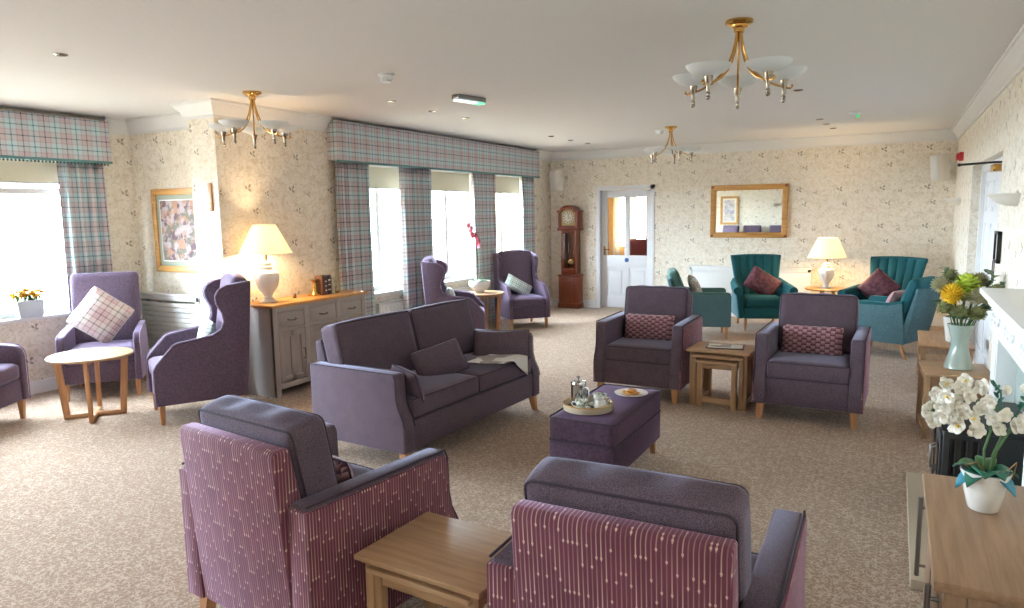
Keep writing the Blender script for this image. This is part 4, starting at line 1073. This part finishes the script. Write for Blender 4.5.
t = thing('wooden_plaque', 'narrow upright strip of wood on the pale pillar', 'plaque', (-5.60, YP, 1.885))
B().bx(-.022, .022, -.02, 0, -.13, .13, .006).build('strip', 'oak_leg', t); B().bx(-.012, .012, -.026, -.018, -.10, -.05, .003).build('badge', 'brass', t)

def radiator_cover(label, loc, rz, w, h, d, panels, slats=False):
    t = thing('radiator_cover', label, 'radiator cover', loc, rz, 'white radiator covers'); w2 = w / 2; b = B()
    b.bx(-w2, -w2 + .05, -d, -.002, 0, h, .004); b.bx(w2 - .05, w2, -d, -.002, 0, h, .004); b.bx(-w2, w2, -d, -d + .02, h - .07, h - .02, .003); b.bx(-w2, w2, -d, -d + .02, 0 if not slats else .10, .12 if not slats else .18, .003)
    for k in range(1, panels): x = -w2 + w * k / panels; b.bx(x - .03, x + .03, -d, -d + .02, .1, h - .03, .003)
    b.build('casing', 'white_paint', t)
    B().bx(-w2 - .015, w2 + .015, -d - .015, -.002, h - .022, h, .006).build('shelf_top', 'white_paint', t)
    for k in range(panels):
        a = -w2 + w * k / panels + .035; c = -w2 + w * (k + 1) / panels - .035; g = B()
        if slats:
            n = 12
            for i in range(n):
                z = .18 + (h - .27) * (i + .5) / n; g.box(((a + c) / 2, -d + .012, z), (c - a + .03, .012, (h - .27) / n - .008), .003)
        else:
            g.bx(a, c, -d + .008, -d + .014, .11, h - .06, 0)
            g.bx(a + .02, c - .02, -d + .004, -d + .009, .16, h - .11, .003)
        g.build('grille_panel', 'white_paint', t)
    return t
radiator_cover('long white radiator cover on the far wall behind the teal chairs', (-2.02, YF - .02, 0), 0, 1.84, .80, .15, 2)
radiator_cover('slatted white radiator cover under the flower painting', (-6.78, YA - .022, 0), 0, 1.0, .90, .12, 1, True)
def panel_radiator(label, x, y0, y1):
    t = thing('panel_radiator', label, 'radiator', (x, (y0 + y1) / 2, 0), 90, 'white radiators under the windows'); w = (y1 - y0) / 2
    b = B(); b.bx(-w, w, -.085, -.075, .14, .64, .006); b.bx(-w, w, -.04, -.03, .14, .64, .006); b.bx(-w, w, -.085, -.03, .62, .645, .004)
    n = int(2 * w / .05)
    for k in range(n): xx = -w + 2 * w * (k + .5) / n; b.bx(xx - .014, xx + .014, -.091, -.075, .18, .60, .005)
    b.build('panel', 'white_metal', t)
    for s in (-1, 1): B().cyl((s * (w - .02), -.055, 0), (s * (w - .02), -.055, .17), .010, n=10).build('pipe', 'white_metal', t)
    B().cyl((w + .03, -.055, .16), (w + .03, -.055, .25), .018, n=12).build('valve', 'white_metal', t)
panel_radiator('white radiator under the window beside the sideboard', XL, 6.66, 7.14)
panel_radiator('white radiator under the window behind the far round table', XL, 7.95, 8.85)

def speaker(label, loc, rz, tilt):
    t = thing('wall_speaker', label, 'speaker', loc, 0, 'white wall speakers', (R_(tilt), 0, R_(rz)))
    b = B(); b.prism([(-.085, 0), (.085, 0), (.11, -.10), (.08, -.165), (0, -.18), (-.08, -.165), (-.11, -.10)], 2, -.18, .18, .012, 2); b.build('cabinet', 'cream_plaster', t)
    def fg(u, v):
        a = -1 + 2 * u; return (a * .085, -.186 + .022 * a * a, -.165 + .33 * v)
    g = B(); g.grid(fg, 12, 1); g.build('grille', 'white_paint', t, 60, .004)
    B().box((0, .03, 0), (.05, .09, .09), .01).build('bracket', 'white_metal', t)
speaker('white wall speaker high in the far left corner above the clock', (-5.28, YF - .08, 2.255), -25, 4)
speaker('white wall speaker high in the far right corner beside the red alarm', (.565, YF - .17, 2.235), -62, 6)
t = thing('alarm_sounder', 'red fire alarm sounder high on the right wall above the door recess', 'alarm', (XR, 10.62, 2.31), -90)
B().bx(-.055, .055, -.05, -.002, -.055, .055, .01).build('housing', 'red', t); B().lathe([(.045, 0), (.045, .02), (.035, .032), (0, .034)], n=20, X=Matrix.Translation((0, -.048, 0)) @ Matrix.Rotation(PI / 2, 4, 'X')).build('sounder_cap', 'red', t)
def uplighter(label, x, y, z, rz):
    t = thing('wall_light', label, 'wall light', (x, y, z), rz, 'plaster wall uplighters')
    b = B(); b.lathe([(0, -.075), (.06, -.07), (.12, -.045), (.165, 0), (.17, .012), (.155, .012), (.11, -.03), (0, -.05)], n=24, a0=PI, a1=2 * PI); b.build('bowl', 'cream_plaster', t)
    B().bx(-.05, .05, -.012, -.001, -.06, .03, .004).build('back_plate', 'cream_plaster', t)
    B().tube([(.168 * math.cos(PI + PI * k / 16), .168 * math.sin(PI + PI * k / 16), .004) for k in range(17)], .008, 6).build('rim', 'cream_plaster', t)
uplighter('half-bowl plaster uplighter on the right wall near the mantelpiece', XR, 5.80, 1.765, -90)
uplighter('half-bowl plaster uplighter at the far end of the right wall under the alarm', XR, 10.75, 1.78, -90)
uplighter('half-bowl plaster uplighter on the back wall seen in the far mirror', -3.6, YN, 1.85, 180)
t = thing('framed_notice', 'small black framed panel on the right wall above the mantelpiece', 'frame', (XR, 6.50, 1.385), -90)
b = B(); b.bx(-.11, .11, -.03, -.002, -.12, -.095, .004); b.bx(-.11, .11, -.03, -.002, .095, .12, .004); b.bx(-.11, -.085, -.03, -.002, -.12, .12, .004); b.bx(.085, .11, -.03, -.002, -.12, .12, .004); b.build('frame', 'black', t)
B().bx(-.09, .09, -.016, -.006, -.10, .10, 0).build('panel', 'cream_plaster', t)

# ---- pendant lights
def chandelier(label, x, y, a0):
    t = thing('pendant_light', label, 'ceiling light', (x, y, H), 0, 'five-arm brass ceiling lights')
    B().lathe([(0, 0), (.075, 0), (.078, -.012), (.066, -.022), (.05, -.026), (.048, -.036), (.03, -.042), (.028, -.062), (.02, -.068), (0, -.068)], n=28).build('ceiling_rose', 'brass', t)
    for k in range(5):
        a = math.radians(a0 + 72 * k); ca, sa = math.cos(a), math.sin(a)
        def pt(r, z, w=0): return (r * ca - w * sa, r * sa + w * ca, z)
        pts = [pt(.012, -.05), pt(.02, -.11), pt(.034, -.17), pt(.058, -.23), (pt(.095, -.28)), pt(.15, -.325), pt(.21, -.352), pt(.262, -.366), pt(.30, -.372), pt(.312, -.362), pt(.306, -.350)]
        ar = B().tube(pts, .0062, 8).build('arm', 'brass', t)
        rx = .262; c = pt(rx, 0)
        X = Matrix.Translation((c[0], c[1], 0))
        B().lathe([(0, -.435), (.009, -.43), (.012, -.42), (.008, -.41), (.012, -.40), (.012, -.372), (.016, -.366), (.027, -.325), (.027, -.32), (0, -.32)], n=18, X=X).build('cup', 'nickel', ar)
        B().sphere((c[0], c[1], -.44), .013, 10).build('finial', 'nickel', ar)
        B().lathe([(.024, -.328), (.05, -.323), (.09, -.307), (.116, -.284), (.122, -.270), (.119, -.270), (.110, -.282), (.086, -.301), (.05, -.316), (.02, -.321)], n=32, X=X).build('glass_shade', 'opal_glass', ar)
    return t
chandelier('nearest brass five-arm ceiling light, right of centre above the armchairs', -.83, 4.27, 101)
chandelier('brass five-arm ceiling light beside the pillar above the lit sideboard lamp', -4.87, 4.42, 138)
chandelier('brass five-arm ceiling light farthest away, near the far wall', -2.57, 9.05, 95)
def smoke(label, x, y, led=None):
    t = thing('smoke_detector', label, 'smoke detector', (x, y, H), 0, 'ceiling smoke detectors')
    B().lathe([(0, 0), (.06, 0), (.06, -.018), (.05, -.022), (0, -.022)], n=24).build('base', 'white_metal', t)
    B().lathe([(.042, -.02), (.045, -.045), (.03, -.06), (0, -.062)], n=20).build('chamber', 'white_metal' if led is None else 'white_metal', t)
    if led: B().sphere((0.03, -.03, -.05), .016, 8).build('indicator', 'green_led', t)
smoke('white smoke detector on the ceiling left of the emergency light', -3.44, 4.42)
smoke('white detector with a green light on the ceiling near the far right', -.46, 8.93, True)
smoke('white smoke detector on the ceiling beside the farthest brass light', -2.80, 9.35)
t = thing('emergency_light', 'long emergency light with green edge on the ceiling', 'emergency light', (-3.46, 5.64, H), 77)
B().bx(-.18, .18, -.045, .045, -.045, 0, .01).build('body', 'steel_bar', t); B().bx(-.17, .08, -.04, .04, -.058, -.044, .006).build('diffuser', 'exit_white', t); B().bx(.08, .17, -.04, .04, -.058, -.044, .006).build('green_diffuser', 'exit_glow', t)
for lb, pts in (('small recessed ceiling spotlight alone at the upper left, above the left-hand chairs', [(-4.76, 2.78)]), ('small recessed ceiling spotlight just below the smoke detector, nearest the long pelmet end', [(-4.2, 5.47)]), ('small recessed ceiling spotlight below left of the emergency light', [(-4.26, 6.21)]), ('faint recessed ceiling spotlight directly below the emergency light', [(-4.26, 6.87)]),
                ('one of three close recessed spotlights in the far ceiling above the clock', [(-4.29, 9.15), (-4.29, 9.83), (-4.26, 10.42)]), ('small recessed ceiling spotlight right of the nearest brass light', [(-.83, 6.98)]), ('one of three close recessed spotlights in the far ceiling near the green-lit detector', [(-.86, 9.37), (-.84, 9.97), (-.80, 10.52)])):
    for x, y in pts:
        t = thing('ceiling_spotlight', lb, 'spotlight', (x, y, H), 0, 'recessed ceiling spotlights' if len(pts) == 1 else ('spotlights above the clock' if x < -2 else 'spotlights near the far detector'))
        B().lathe([(.028, 0), (.042, 0), (.042, -.006), (.028, -.010), (.026, .0)], n=24).build('trim_ring', 'nickel', t)
        B().lathe([(0, -.003), (.028, -.003), (.027, -.001), (0, -.001)], n=16).build('lens', 'dark_void', t)

# ------------------------------------------------------------------ fireplace
t = thing('fireplace_surround', 'white mantelpiece with carved frieze on the right wall', 'mantelpiece', (XR, 4.32, 0), -90)
# local: x along the wall (-x = away from the camera), front faces -y
b = B(); b.bx(-.86, .86, -.230, -.002, 1.165, 1.20, .006); b.bx(-.83, .83, -.205, -.002, 1.135, 1.165, .008); b.bx(-.80, .80, -.19, -.002, 1.105, 1.137, .010); b.build('mantel_shelf', 'white_paint', t)
b = B(); b.bx(-.78, .78, -.165, -.002, .95, 1.108, .004); b.bx(-.75, .75, -.172, -.16, .97, .985, .003); b.build('frieze', 'white_paint', t)
for cx in (-.55, 0, .55):
    b = B()
    for k in range(7):
        a = (k - 3) * .30; r = .055
        b.sphere((cx + r * 1.3 * math.sin(a), -.166, 1.035 - .03 + r * math.cos(a) * .7), .014, 8, (1.2, .7, .8))
    for s in (-1, 1):
        b.tube([(cx + s * .03, -.166, 1.02), (cx + s * .08, -.17, 1.05), (cx + s * .13, -.17, 1.03), (cx + s * .16, -.17, 1.05), (cx + s * .15, -.168, 1.07)], [.009, .010, .009, .007, .005], 8)
    b.build('carved_ornament', 'white_paint', t)
for s in (-1, 1):
    b = B(); x0, x1 = sorted((s * .58, s * .78)); b.bx(x0, x1, -.15, -.002, .10, .952, .004); b.bx(x0 - .012, x1 + .012, -.165, -.002, 0, .12, .006)
    for k in range(4): q = x0 + .03 + .0467 * k; b.bx(q - .012, q + .012, -.156, -.148, .17, .90, .003)
    b.build('pilaster', 'white_paint', t)
B().bx(-.58, .58, -.05, -.002, .0, .952, 0).build('back_panel', 'celadon', t)
o = B().bx(.13, XR - .02, 3.46, 4.94, 0, .05, .006).build('hearth', 'stone'); tag(o, 'pale stone hearth slab on the carpet under the black stove', 'hearth')
t = thing('stove', 'black stove standing on the hearth behind the white orchid', 'stove', (.46, 4.41, .051), -90)
b = B(); b.bx(-.31, .31, -.20, .17, .05, .52, .012); b.bx(-.33, .33, -.215, .18, .52, .55, .008); b.bx(-.31, .31, -.19, .17, 0, .05, .004); b.build('body', 'stove_black', t)
for s in (-1, 1):
    d = B().bx(s * .15 - .145, s * .15 + .145, -.212, -.198, .09, .49, .006).build('door', 'stove_black', t)
    B().bx(s * .15 - .10, s * .15 + .10, -.216, -.210, .16, .43, .003).build('door_glass', 'gloss_black', d)
    B().tube([(s * .03, -.212, .22), (s * .03, -.235, .23), (s * .03, -.235, .34), (s * .03, -.212, .35)], .006, 6).build('handle', 'steel_bar', d)
for k in range(3): B().bx(.308, .316, -.17 + k * .05, -.14 + k * .05, .10, .48, .003).build('side_rib', 'gloss_black', t)
for sx in (-1, 1): B().bx(sx * .29 - .03, sx * .29 + .03, -.225, -.17, 0, .06, .006).build('foot', 'stove_black', t)

# ---- oak table with the vase, and the low table behind it
nest_table('oak side table beyond the mantelpiece carrying the flower vase', .435, 6.11, 4, .44, .50, .50)
t = thing('low_table', 'low oak table with a shelf by the right-hand doors, behind the vase', 'table', (.45, 7.75, 0), 0)
B().bx(-.21, .21, -.45, .45, .43, .455, .006).build('tabletop', 'oak_y', t); B().bx(-.19, .19, -.43, .43, .20, .225, .004).build('shelf', 'oak_y', t); B().bx(-.19, .19, -.43, .43, .05, .08, .004).build('shelf', 'oak_y', t)
for sx in (-1, 1):
    for sy in (-1, 1): B().bx(sx * .18 - .02, sx * .18 + .02, sy * .42 - .02, sy * .42 + .02, 0, .432, .004).build('leg', 'oak_pale_leg', t)
t = thing('plant_pot', 'white plant pot on the low table behind the vase', 'plant pot', (.535, 7.62, .456))
B().lathe([(0, 0), (.075, 0), (.085, .01), (.11, .21), (.114, .23), (.105, .23), (.10, .20), (0, .19)], n=32).build('pot', 'white_ceramic', t)
B().lathe([(0, .195), (.10, .195), (.09, .205), (0, .21)], n=20).build('soil', 'soil', t)
for k in range(9):
    a = k * .7 + .2; b = B(); leaf_blade(b, (0, 0, .2), (math.cos(a), math.sin(a), .9 + .4 * (k % 3)), .16, .03, .05); b.build('leaf', 'grey_leaf', t, 80, .003)
VX, VY, VZ = .455, 6.13, .501
o = B().lathe([(0, 0), (.092, 0), (.095, .006), (.088, .04), (.068, .11), (.057, .17), (.058, .22), (.074, .29), (.086, .325), (.088, .33), (.082, .33), (.068, .285), (.052, .22), (.05, .17), (.06, .11), (.08, .03), (0, .015)], n=40).build('flower_vase', 'celadon')
o.location = (VX, VY, VZ); tag(o, 'pale celadon waisted vase on the oak side table beyond the mantelpiece', 'vase')
def pompom(name, label, cat, dx, dy, z, r, mat, npet, pl, pw, tilt, group=None, cup=.3):
    t = thing(name, label, cat, (VX + dx * .12, VY + dy * .12, VZ + .30), 0, group)
    c = Vector((dx * .88, dy * .88, z - VZ - .30))
    B().tube([(0, 0, -.2), (dx * .02, dy * .02, -.02), tuple(c * .6 + Vector((0, 0, .02))), tuple(c)], .0045, 6).build('stem', 'stem', t)
    b = B(); b.sphere(tuple(c), r * .45, 10)
    ga = PI * (3 - math.sqrt(5))
    for k in range(npet):
        zz = 1 - 1.55 * (k + .5) / npet; rr = math.sqrt(max(0, 1 - zz * zz)); a = ga * k
        d = Vector((rr * math.cos(a), rr * math.sin(a), zz)); d = (Matrix.Rotation(tilt, 3, 'X') @ d)
        leaf_blade(b, tuple(c + d * r * cup), tuple(d), r * pl, r * pw, r * -.05, 4)
    b.build('flower_head', mat, t, 80, .002)
    return t
pompom('chrysanthemum', 'round yellow chrysanthemum at the front left of the vase', 'flower', -.07, -.10, 1.06, .085, 'petal_yellow', 110, .72, .13, .9)
pompom('cabbage_rose', 'lime green open rose at the top of the vase', 'flower', .02, -.06, 1.125, .095, 'petal_lime', 46, .68, .34, .5)
pompom('hydrangea', 'beige hydrangea head at the left edge of the vase flowers', 'flower', -.14, -.02, 1.115, .08, 'hydrangea', 120, .62, .11, .4, 'hydrangea heads')
pompom('hydrangea', 'beige hydrangea head at the right of the yellow flower in the vase', 'flower', .075, -.10, 1.05, .075, 'hydrangea', 120, .62, .11, .8, 'hydrangea heads')
pompom('hydrangea', 'beige hydrangea head low at the right side of the vase', 'flower', .16, -.05, 1.04, .075, 'hydrangea', 120, .62, .11, .6, 'hydrangea heads')
M['olive_bloom'] = plain('olive_bloom', (138, 142, 92), .8)
for lb, dx, dy, z, r, m in (('olive flower cluster at the lower left of the vase', -.11, -.09, .955, .07, 'olive_bloom'), ('olive flower cluster just under the yellow chrysanthemum', -.02, -.14, .935, .065, 'olive_bloom'), ('olive flower cluster low at the front right of the vase', .085, -.13, .925, .068, 'olive_bloom'), ('beige flower cluster behind the lime rose', .10, .03, 1.15, .075, 'hydrangea'), ('olive flower cluster at the back left of the vase', -.08, .05, 1.17, .07, 'olive_bloom'), ('olive flower cluster at the far right edge of the vase flowers', .20, -.06, 1.085, .065, 'olive_bloom'), ('olive flower cluster between the yellow flower and the lime rose', -.0, -.10, 1.04, .055, 'olive_bloom')):
    pompom('flower_cluster', lb, 'flower', dx, dy, z, r, m, 120, .62, .12, dx * 4, 'flower clusters in the vase')
rg = random.Random(11)
def spray(label, dx, dy, z, mat, n, L, W):
    t = thing('foliage_spray', label, 'foliage', (VX + dx * .1, VY + dy * .1, VZ + .31), 0, 'foliage in the vase')
    c = Vector((dx, dy, z - VZ - .31)); B().tube([(0, 0, -.15), tuple(c * .5 + Vector((0, 0, .02))), tuple(c)], .004, 6).build('stem', 'stem', t)
    b = B()
    for k in range(n):
        u = .25 + .75 * k / n; p = c * u + Vector((0, 0, .02)); a = rg.uniform(0, 2 * PI); d = c.normalized() * .5 + Vector((math.cos(a), math.sin(a), rg.uniform(-.2, .8)))
        leaf_blade(b, tuple(p), tuple(d), L * rg.uniform(.7, 1.1), W * rg.uniform(.8, 1.2), L * .25)
    b.build('leaves', mat, t, 80, .002)
spray('grey-green pointed leaves at the top left of the vase flowers', -.11, .03, 1.22, 'grey_leaf', 12, .11, .022)
spray('grey-green leaves at the top right of the vase flowers', .17, .0, 1.19, 'grey_leaf', 14, .11, .020)
spray('grey leaf spray reaching furthest right over the mantelpiece corner', .22, -.05, 1.13, 'grey_leaf', 14, .10, .018)
spray('dark green leaves low at the front of the vase', .0, -.10, .93, 'green_leaf', 26, .075, .022)
spray('dark green leaves low at the right of the vase', .15, -.06, .96, 'green_leaf', 26, .075, .022)
spray('dark green leaves low at the left of the vase', -.13, -.03, .98, 'green_leaf', 24, .075, .02)

# ---- near cabinet and white orchid
t = thing('oak_cabinet', 'oak cabinet in the near right corner carrying the white orchid', 'cabinet', (XR - .025, 2.51, 0), -90)
# local: x along the wall, +x towards the camera; front faces -y
W2, DP, HT = .42, .515, .72; b = B()
b.bx(-W2, -W2 + .025, -DP, -.002, 0, HT - .03, .003); b.bx(W2 - .025, W2, -DP, -.002, 0, HT - .03, .003); b.bx(-W2, W2, -.02, -.002, .06, HT - .03, 0); b.bx(-W2, W2, -DP + .01, -.002, .06, .085, .003)
for s in (-1, 1):
    for y0 in (-DP - .004, -.06): b.bx(s * (W2 + .004) - .03 * (s > 0), s * (W2 + .004) + .03 * (s < 0), y0, y0 + .055, 0, HT - .03, .004)
    b.bx(s * W2 - .01, s * W2 + .01, -DP + .05, -.06, HT - .10, HT - .03, .003)
b.bx(-W2 + .02, W2 - .02, -DP, -DP + .02, HT - .06, HT - .03, .002); b.bx(-W2 + .02, W2 - .02, -DP, -DP + .02, .06, .10, .002)
b.build('carcass', 'oak_grey_leg', t)
B().bx(-W2 - .02, W2 + .02, -DP - .03, 0, HT - .03, HT, .006).build('cabinet_top', 'oak_grey', t)
for s in (-1, 1):
    x0, x1 = sorted((s * .004, s * (W2 - .03))); d = B(); d.bx(x0, x1, -DP - .006, -DP + .014, .105, HT - .065, .004); d.bx(x0 + .06, x1 - .06, -DP - .009, -DP - .004, .16, HT - .12, .004); d = d.build('door', 'oak_grey_leg', t)
    hx = x1 - .05 if s > 0 else x0 + .05
    h_ = B(); h_.tube([(hx, -DP - .035, .36), (hx, -DP - .035, .66)], .008, 10)
    for z in (.40, .62): h_.tube([(hx, -DP - .004, z), (hx, -DP - .036, z)], .006, 8)
    h_.build('bar_handle', 'steel_bar', d)
OX, OY, OZ = .292, 2.66, .721
t = thing('potted_orchid', 'white artificial orchid in a cream pot on the near oak cabinet', 'potted plant', (OX, OY, OZ))
B().lathe([(0, 0), (.040, 0), (.045, .006), (.058, .06), (.068, .115), (.071, .13), (.065, .13), (.060, .105), (0, .10)], n=36).build('pot', 'white_ceramic', t)
B().lathe([(0, .105), (.066, .105), (.05, .115), (0, .12)], n=20).build('moss', 'soil', t)
for k, (a, el, L, W, m) in enumerate(((2.7, .9, .105, .034, 'teal_leaf'), (3.7, .35, .085, .026, 'blue_leaf'), (.3, .8, .10, .034, 'teal_leaf'), (-.7, .4, .085, .028, 'blue_leaf'), (4.6, 1.2, .11, .036, 'teal_leaf'), (1.5, 1.2, .12, .03, 'green_leaf'), (5.3, 1.3, .10, .034, 'teal_leaf'), (3.1, 1.5, .11, .03, 'green_leaf'), (4.1, .6, .09, .03, 'teal_leaf'))):
    b = B(); leaf_blade(b, (.02 * math.cos(a), .02 * math.sin(a), .115), (math.cos(a), math.sin(a), el), L, W, .07); b.build('leaf', m, t, 80, .003)
stems = [[(-.005, 0, .10), (-.01, .0, .24), (-.01, 0, .34), (-.04, -.01, .45), (-.11, -.01, .50), (-.18, -.02, .47), (-.215, -.03, .40)],
         [(.012, 0, .10), (.02, 0, .22), (.03, 0, .33), (.015, .02, .42), (-.05, .03, .50), (-.13, .02, .53), (-.17, .0, .51)],
         [(.015, .01, .10), (.03, .0, .24), (.045, 0, .33), (.06, 0, .38), (.09, 0, .42), (.115, .0, .41)]]
stems = [[(x * .82 + (.015 if z > .3 else 0), y, .10 + (z - .10) * .70) for x, y, z in q] for q in stems]
for s_ in stems: B().tube(s_, .0042, 6).build('stem', 'stem', t)
B().tube([(.01, -.03, .11), (-.03, -.05, .17), (-.06, -.05, .155)], .003, 5).build('twig', 'twig', t); B().tube([(.03, -.02, .11), (.075, -.04, .18), (.07, -.02, .12)], .003, 5).build('twig', 'twig', t)
fl = [(-.215, -.03, .41), (-.17, -.05, .44), (-.19, -.03, .49), (-.14, -.05, .40), (-.13, -.04, .47), (-.16, .0, .53), (-.105, -.05, .43), (-.09, -.03, .50), (-.10, 0, .555), (-.05, -.04, .44), (-.20, -.05, .37), (-.12, -.06, .36), (-.045, -.01, .535), (-.01, -.03, .405), (.005, -.035, .36), (.075, -.04, .40), (.11, -.03, .39), (.06, -.03, .375), (-.16, -.06, .49), (-.075, -.06, .40), (-.175, -.07, .40), (-.03, -.05, .48), (-.12, -.02, .52), (.02, -.05, .43), (.10, -.05, .43), (-.06, -.06, .35)]
ro = random.Random(5)
for p in [(x * .86 + .015, y, .10 + (z - .10) * .70) for x, y, z in fl]: blossom('blossom', 'petal_white', p, Euler((R_(75) + ro.uniform(-.5, .4), ro.uniform(-.4, .4), ro.uniform(-.8, .7))), ro.uniform(.026, .031), t, 'petal_yellow' if ro.random() < .25 else 'petal_white')
for p in ((.08, -.04, .29), (.04, 0, .40), (.085, 0, .41)): B().sphere(p, .013, 8, (1, 1, 1.25)).build('bud', 'petal_white', t)
for s0, s1 in (((.06, 0, .31), (.11, -.0, .42)), ((.03, 0, .33), (.0, -.01, .43))):
    b = B(); P0, P1 = Vector(s0), Vector(s1); b.tube([s0, tuple((P0 + P1) / 2 + Vector((.01, 0, .01))), s1], .003, 5)
    for k in range(6): q = P0.lerp(P1, .3 + .12 * k); leaf_blade(b, tuple(q), (ro.uniform(-1, 1), ro.uniform(-1, 1), .6), .03, .007, .004, 3)
    b.build('leaf_sprig', 'teal_leaf', t, 80)
# ---- bay window sill planter
t = thing('flower_trough', 'pale grey metal trough of yellow flowers on the bay window sill', 'planter', (-7.395, 3.78, SILL + .006), 0)
b = B(); b.prism([(-.105, 0), (.105, 0), (.125, .16), (-.125, .16)], 0, -.06, .06, .006); b.build('trough', 'tin_grey', t)
b = B()
for k in range(40): leaf_blade(b, (rg.uniform(-.04, .04), rg.uniform(-.11, .11), .155), (rg.uniform(-.6, .6), rg.uniform(-.7, .7), 1), .085, .012, .02)
b.build('leaves', 'green_leaf', t, 80)
for k in range(24):
    p = (rg.uniform(-.05, .07), -.125 + .25 * k / 23, .19 + rg.uniform(0, .075)); b = B(); b.sphere(p, .011, 8)
    for q in range(9):
        a = q * 2 * PI / 9; leaf_blade(b, p, (math.cos(a) * .8 + .3, math.sin(a), .5 * math.sin(a * 2) + .3), .044, .018, .004, 3)
    b.build('yellow_flower', 'petal_yellow', t, 80)

# ------------------------------------------------------------------ light
w = bpy.data.worlds.new('sky'); SC.world = w; w.use_nodes = True
nt = w.node_tree; bg = nt.nodes['Background']; bg.inputs[0].default_value = (.72, .875, 1.0, 1); bg.inputs[1].default_value = WORLD = 57.0
def portal(loc, rot, sx, sy):
    L = bpy.data.lights.new('window_portal', 'AREA'); L.shape = 'RECTANGLE'; L.size = sx; L.size_y = sy; L.cycles.is_portal = True
    o = bpy.data.objects.new('window_portal', L); C.objects.link(o); o.location = loc; o.rotation_euler = rot
for a, c, z0, z1 in WINS: portal((XL - TH, (a + c) / 2, (z0 + z1) / 2), (0, R_(-90), 0), z1 - z0, c - a)
for a, c, z0, z1 in BAYW: portal((XB - TB - .02, (a + c) / 2, (z0 + z1) / 2), (0, R_(-90), 0), z1 - z0, c - a)
portal((-5.32, 15.82, 1.5), (R_(-90), 0, 0), .68, 1.2)
for n_, loc, e in (('hall_fill', (-4.6, 13.6, 2.5), 45), ('hall_fill', (-3.2, 13.0, 2.5), 25)):  # added warm fill for the hall, no lamp in view
    L = bpy.data.lights.new(n_, 'POINT'); L.energy = e; L.color = (1, .78, .5); L.shadow_soft_size = .12; o = bpy.data.objects.new(n_, L); C.objects.link(o); o.location = loc
    t = thing('added_hall_globe', 'added unseen opal globe for the hall fill light %s' % ('in front of the hall window' if loc[0] < -4 else 'nearer the wooden dresser'), 'ceiling light', (loc[0], loc[1], H), 0, 'added hall globes')  # unseen globe added so each fill light has a fitting
    B().lathe([(0, 0), (.07, 0), (.07, -.02), (.02, -.03), (.02, -.07), (0, -.07)], n=20).build('ceiling_plate', 'brass', t)
    B().lathe([(.10 * math.sin(PI * k / 12) + 1e-4, -.25 - .15 * math.cos(PI * k / 12) * 1.0) for k in range(13)], n=20).build('globe', 'opal_glass', t)

# ------------------------------------------------------------------ camera
F, YAW, PIT, ROL = 709.0, .495882, .128131, -.0153887
f = Vector((-math.sin(YAW) * math.cos(PIT), math.cos(YAW) * math.cos(PIT), -math.sin(PIT))); r = Vector((math.cos(YAW), math.sin(YAW), 0)); u = r.cross(f)
r2 = r * math.cos(ROL) + u * math.sin(ROL); u2 = -r * math.sin(ROL) + u * math.cos(ROL)
cam = bpy.data.cameras.new('camera'); cam.sensor_width = 36.0; cam.lens = F * 36.0 / 1024; cam.clip_start = .05
co = bpy.data.objects.new('camera', cam); C.objects.link(co)
co.matrix_world = Matrix(((r2.x, u2.x, -f.x, 0), (r2.y, u2.y, -f.y, 0), (r2.z, u2.z, -f.z, 1.70), (0, 0, 0, 1)))
SC.camera = co
vs = SC.view_settings; SC.display_settings.display_device = 'sRGB'; vs.view_transform = 'Standard'; vs.look = 'None'; vs.exposure = EXPO = 0.28; vs.gamma = 1.0; vs.use_curve_mapping = False
cy = SC.cycles; cy.max_bounces = 12; cy.diffuse_bounces = 5; cy.glossy_bounces = 4; cy.transparent_max_bounces = 12; cy.use_denoising = True; cy.sample_clamp_indirect = 6.0
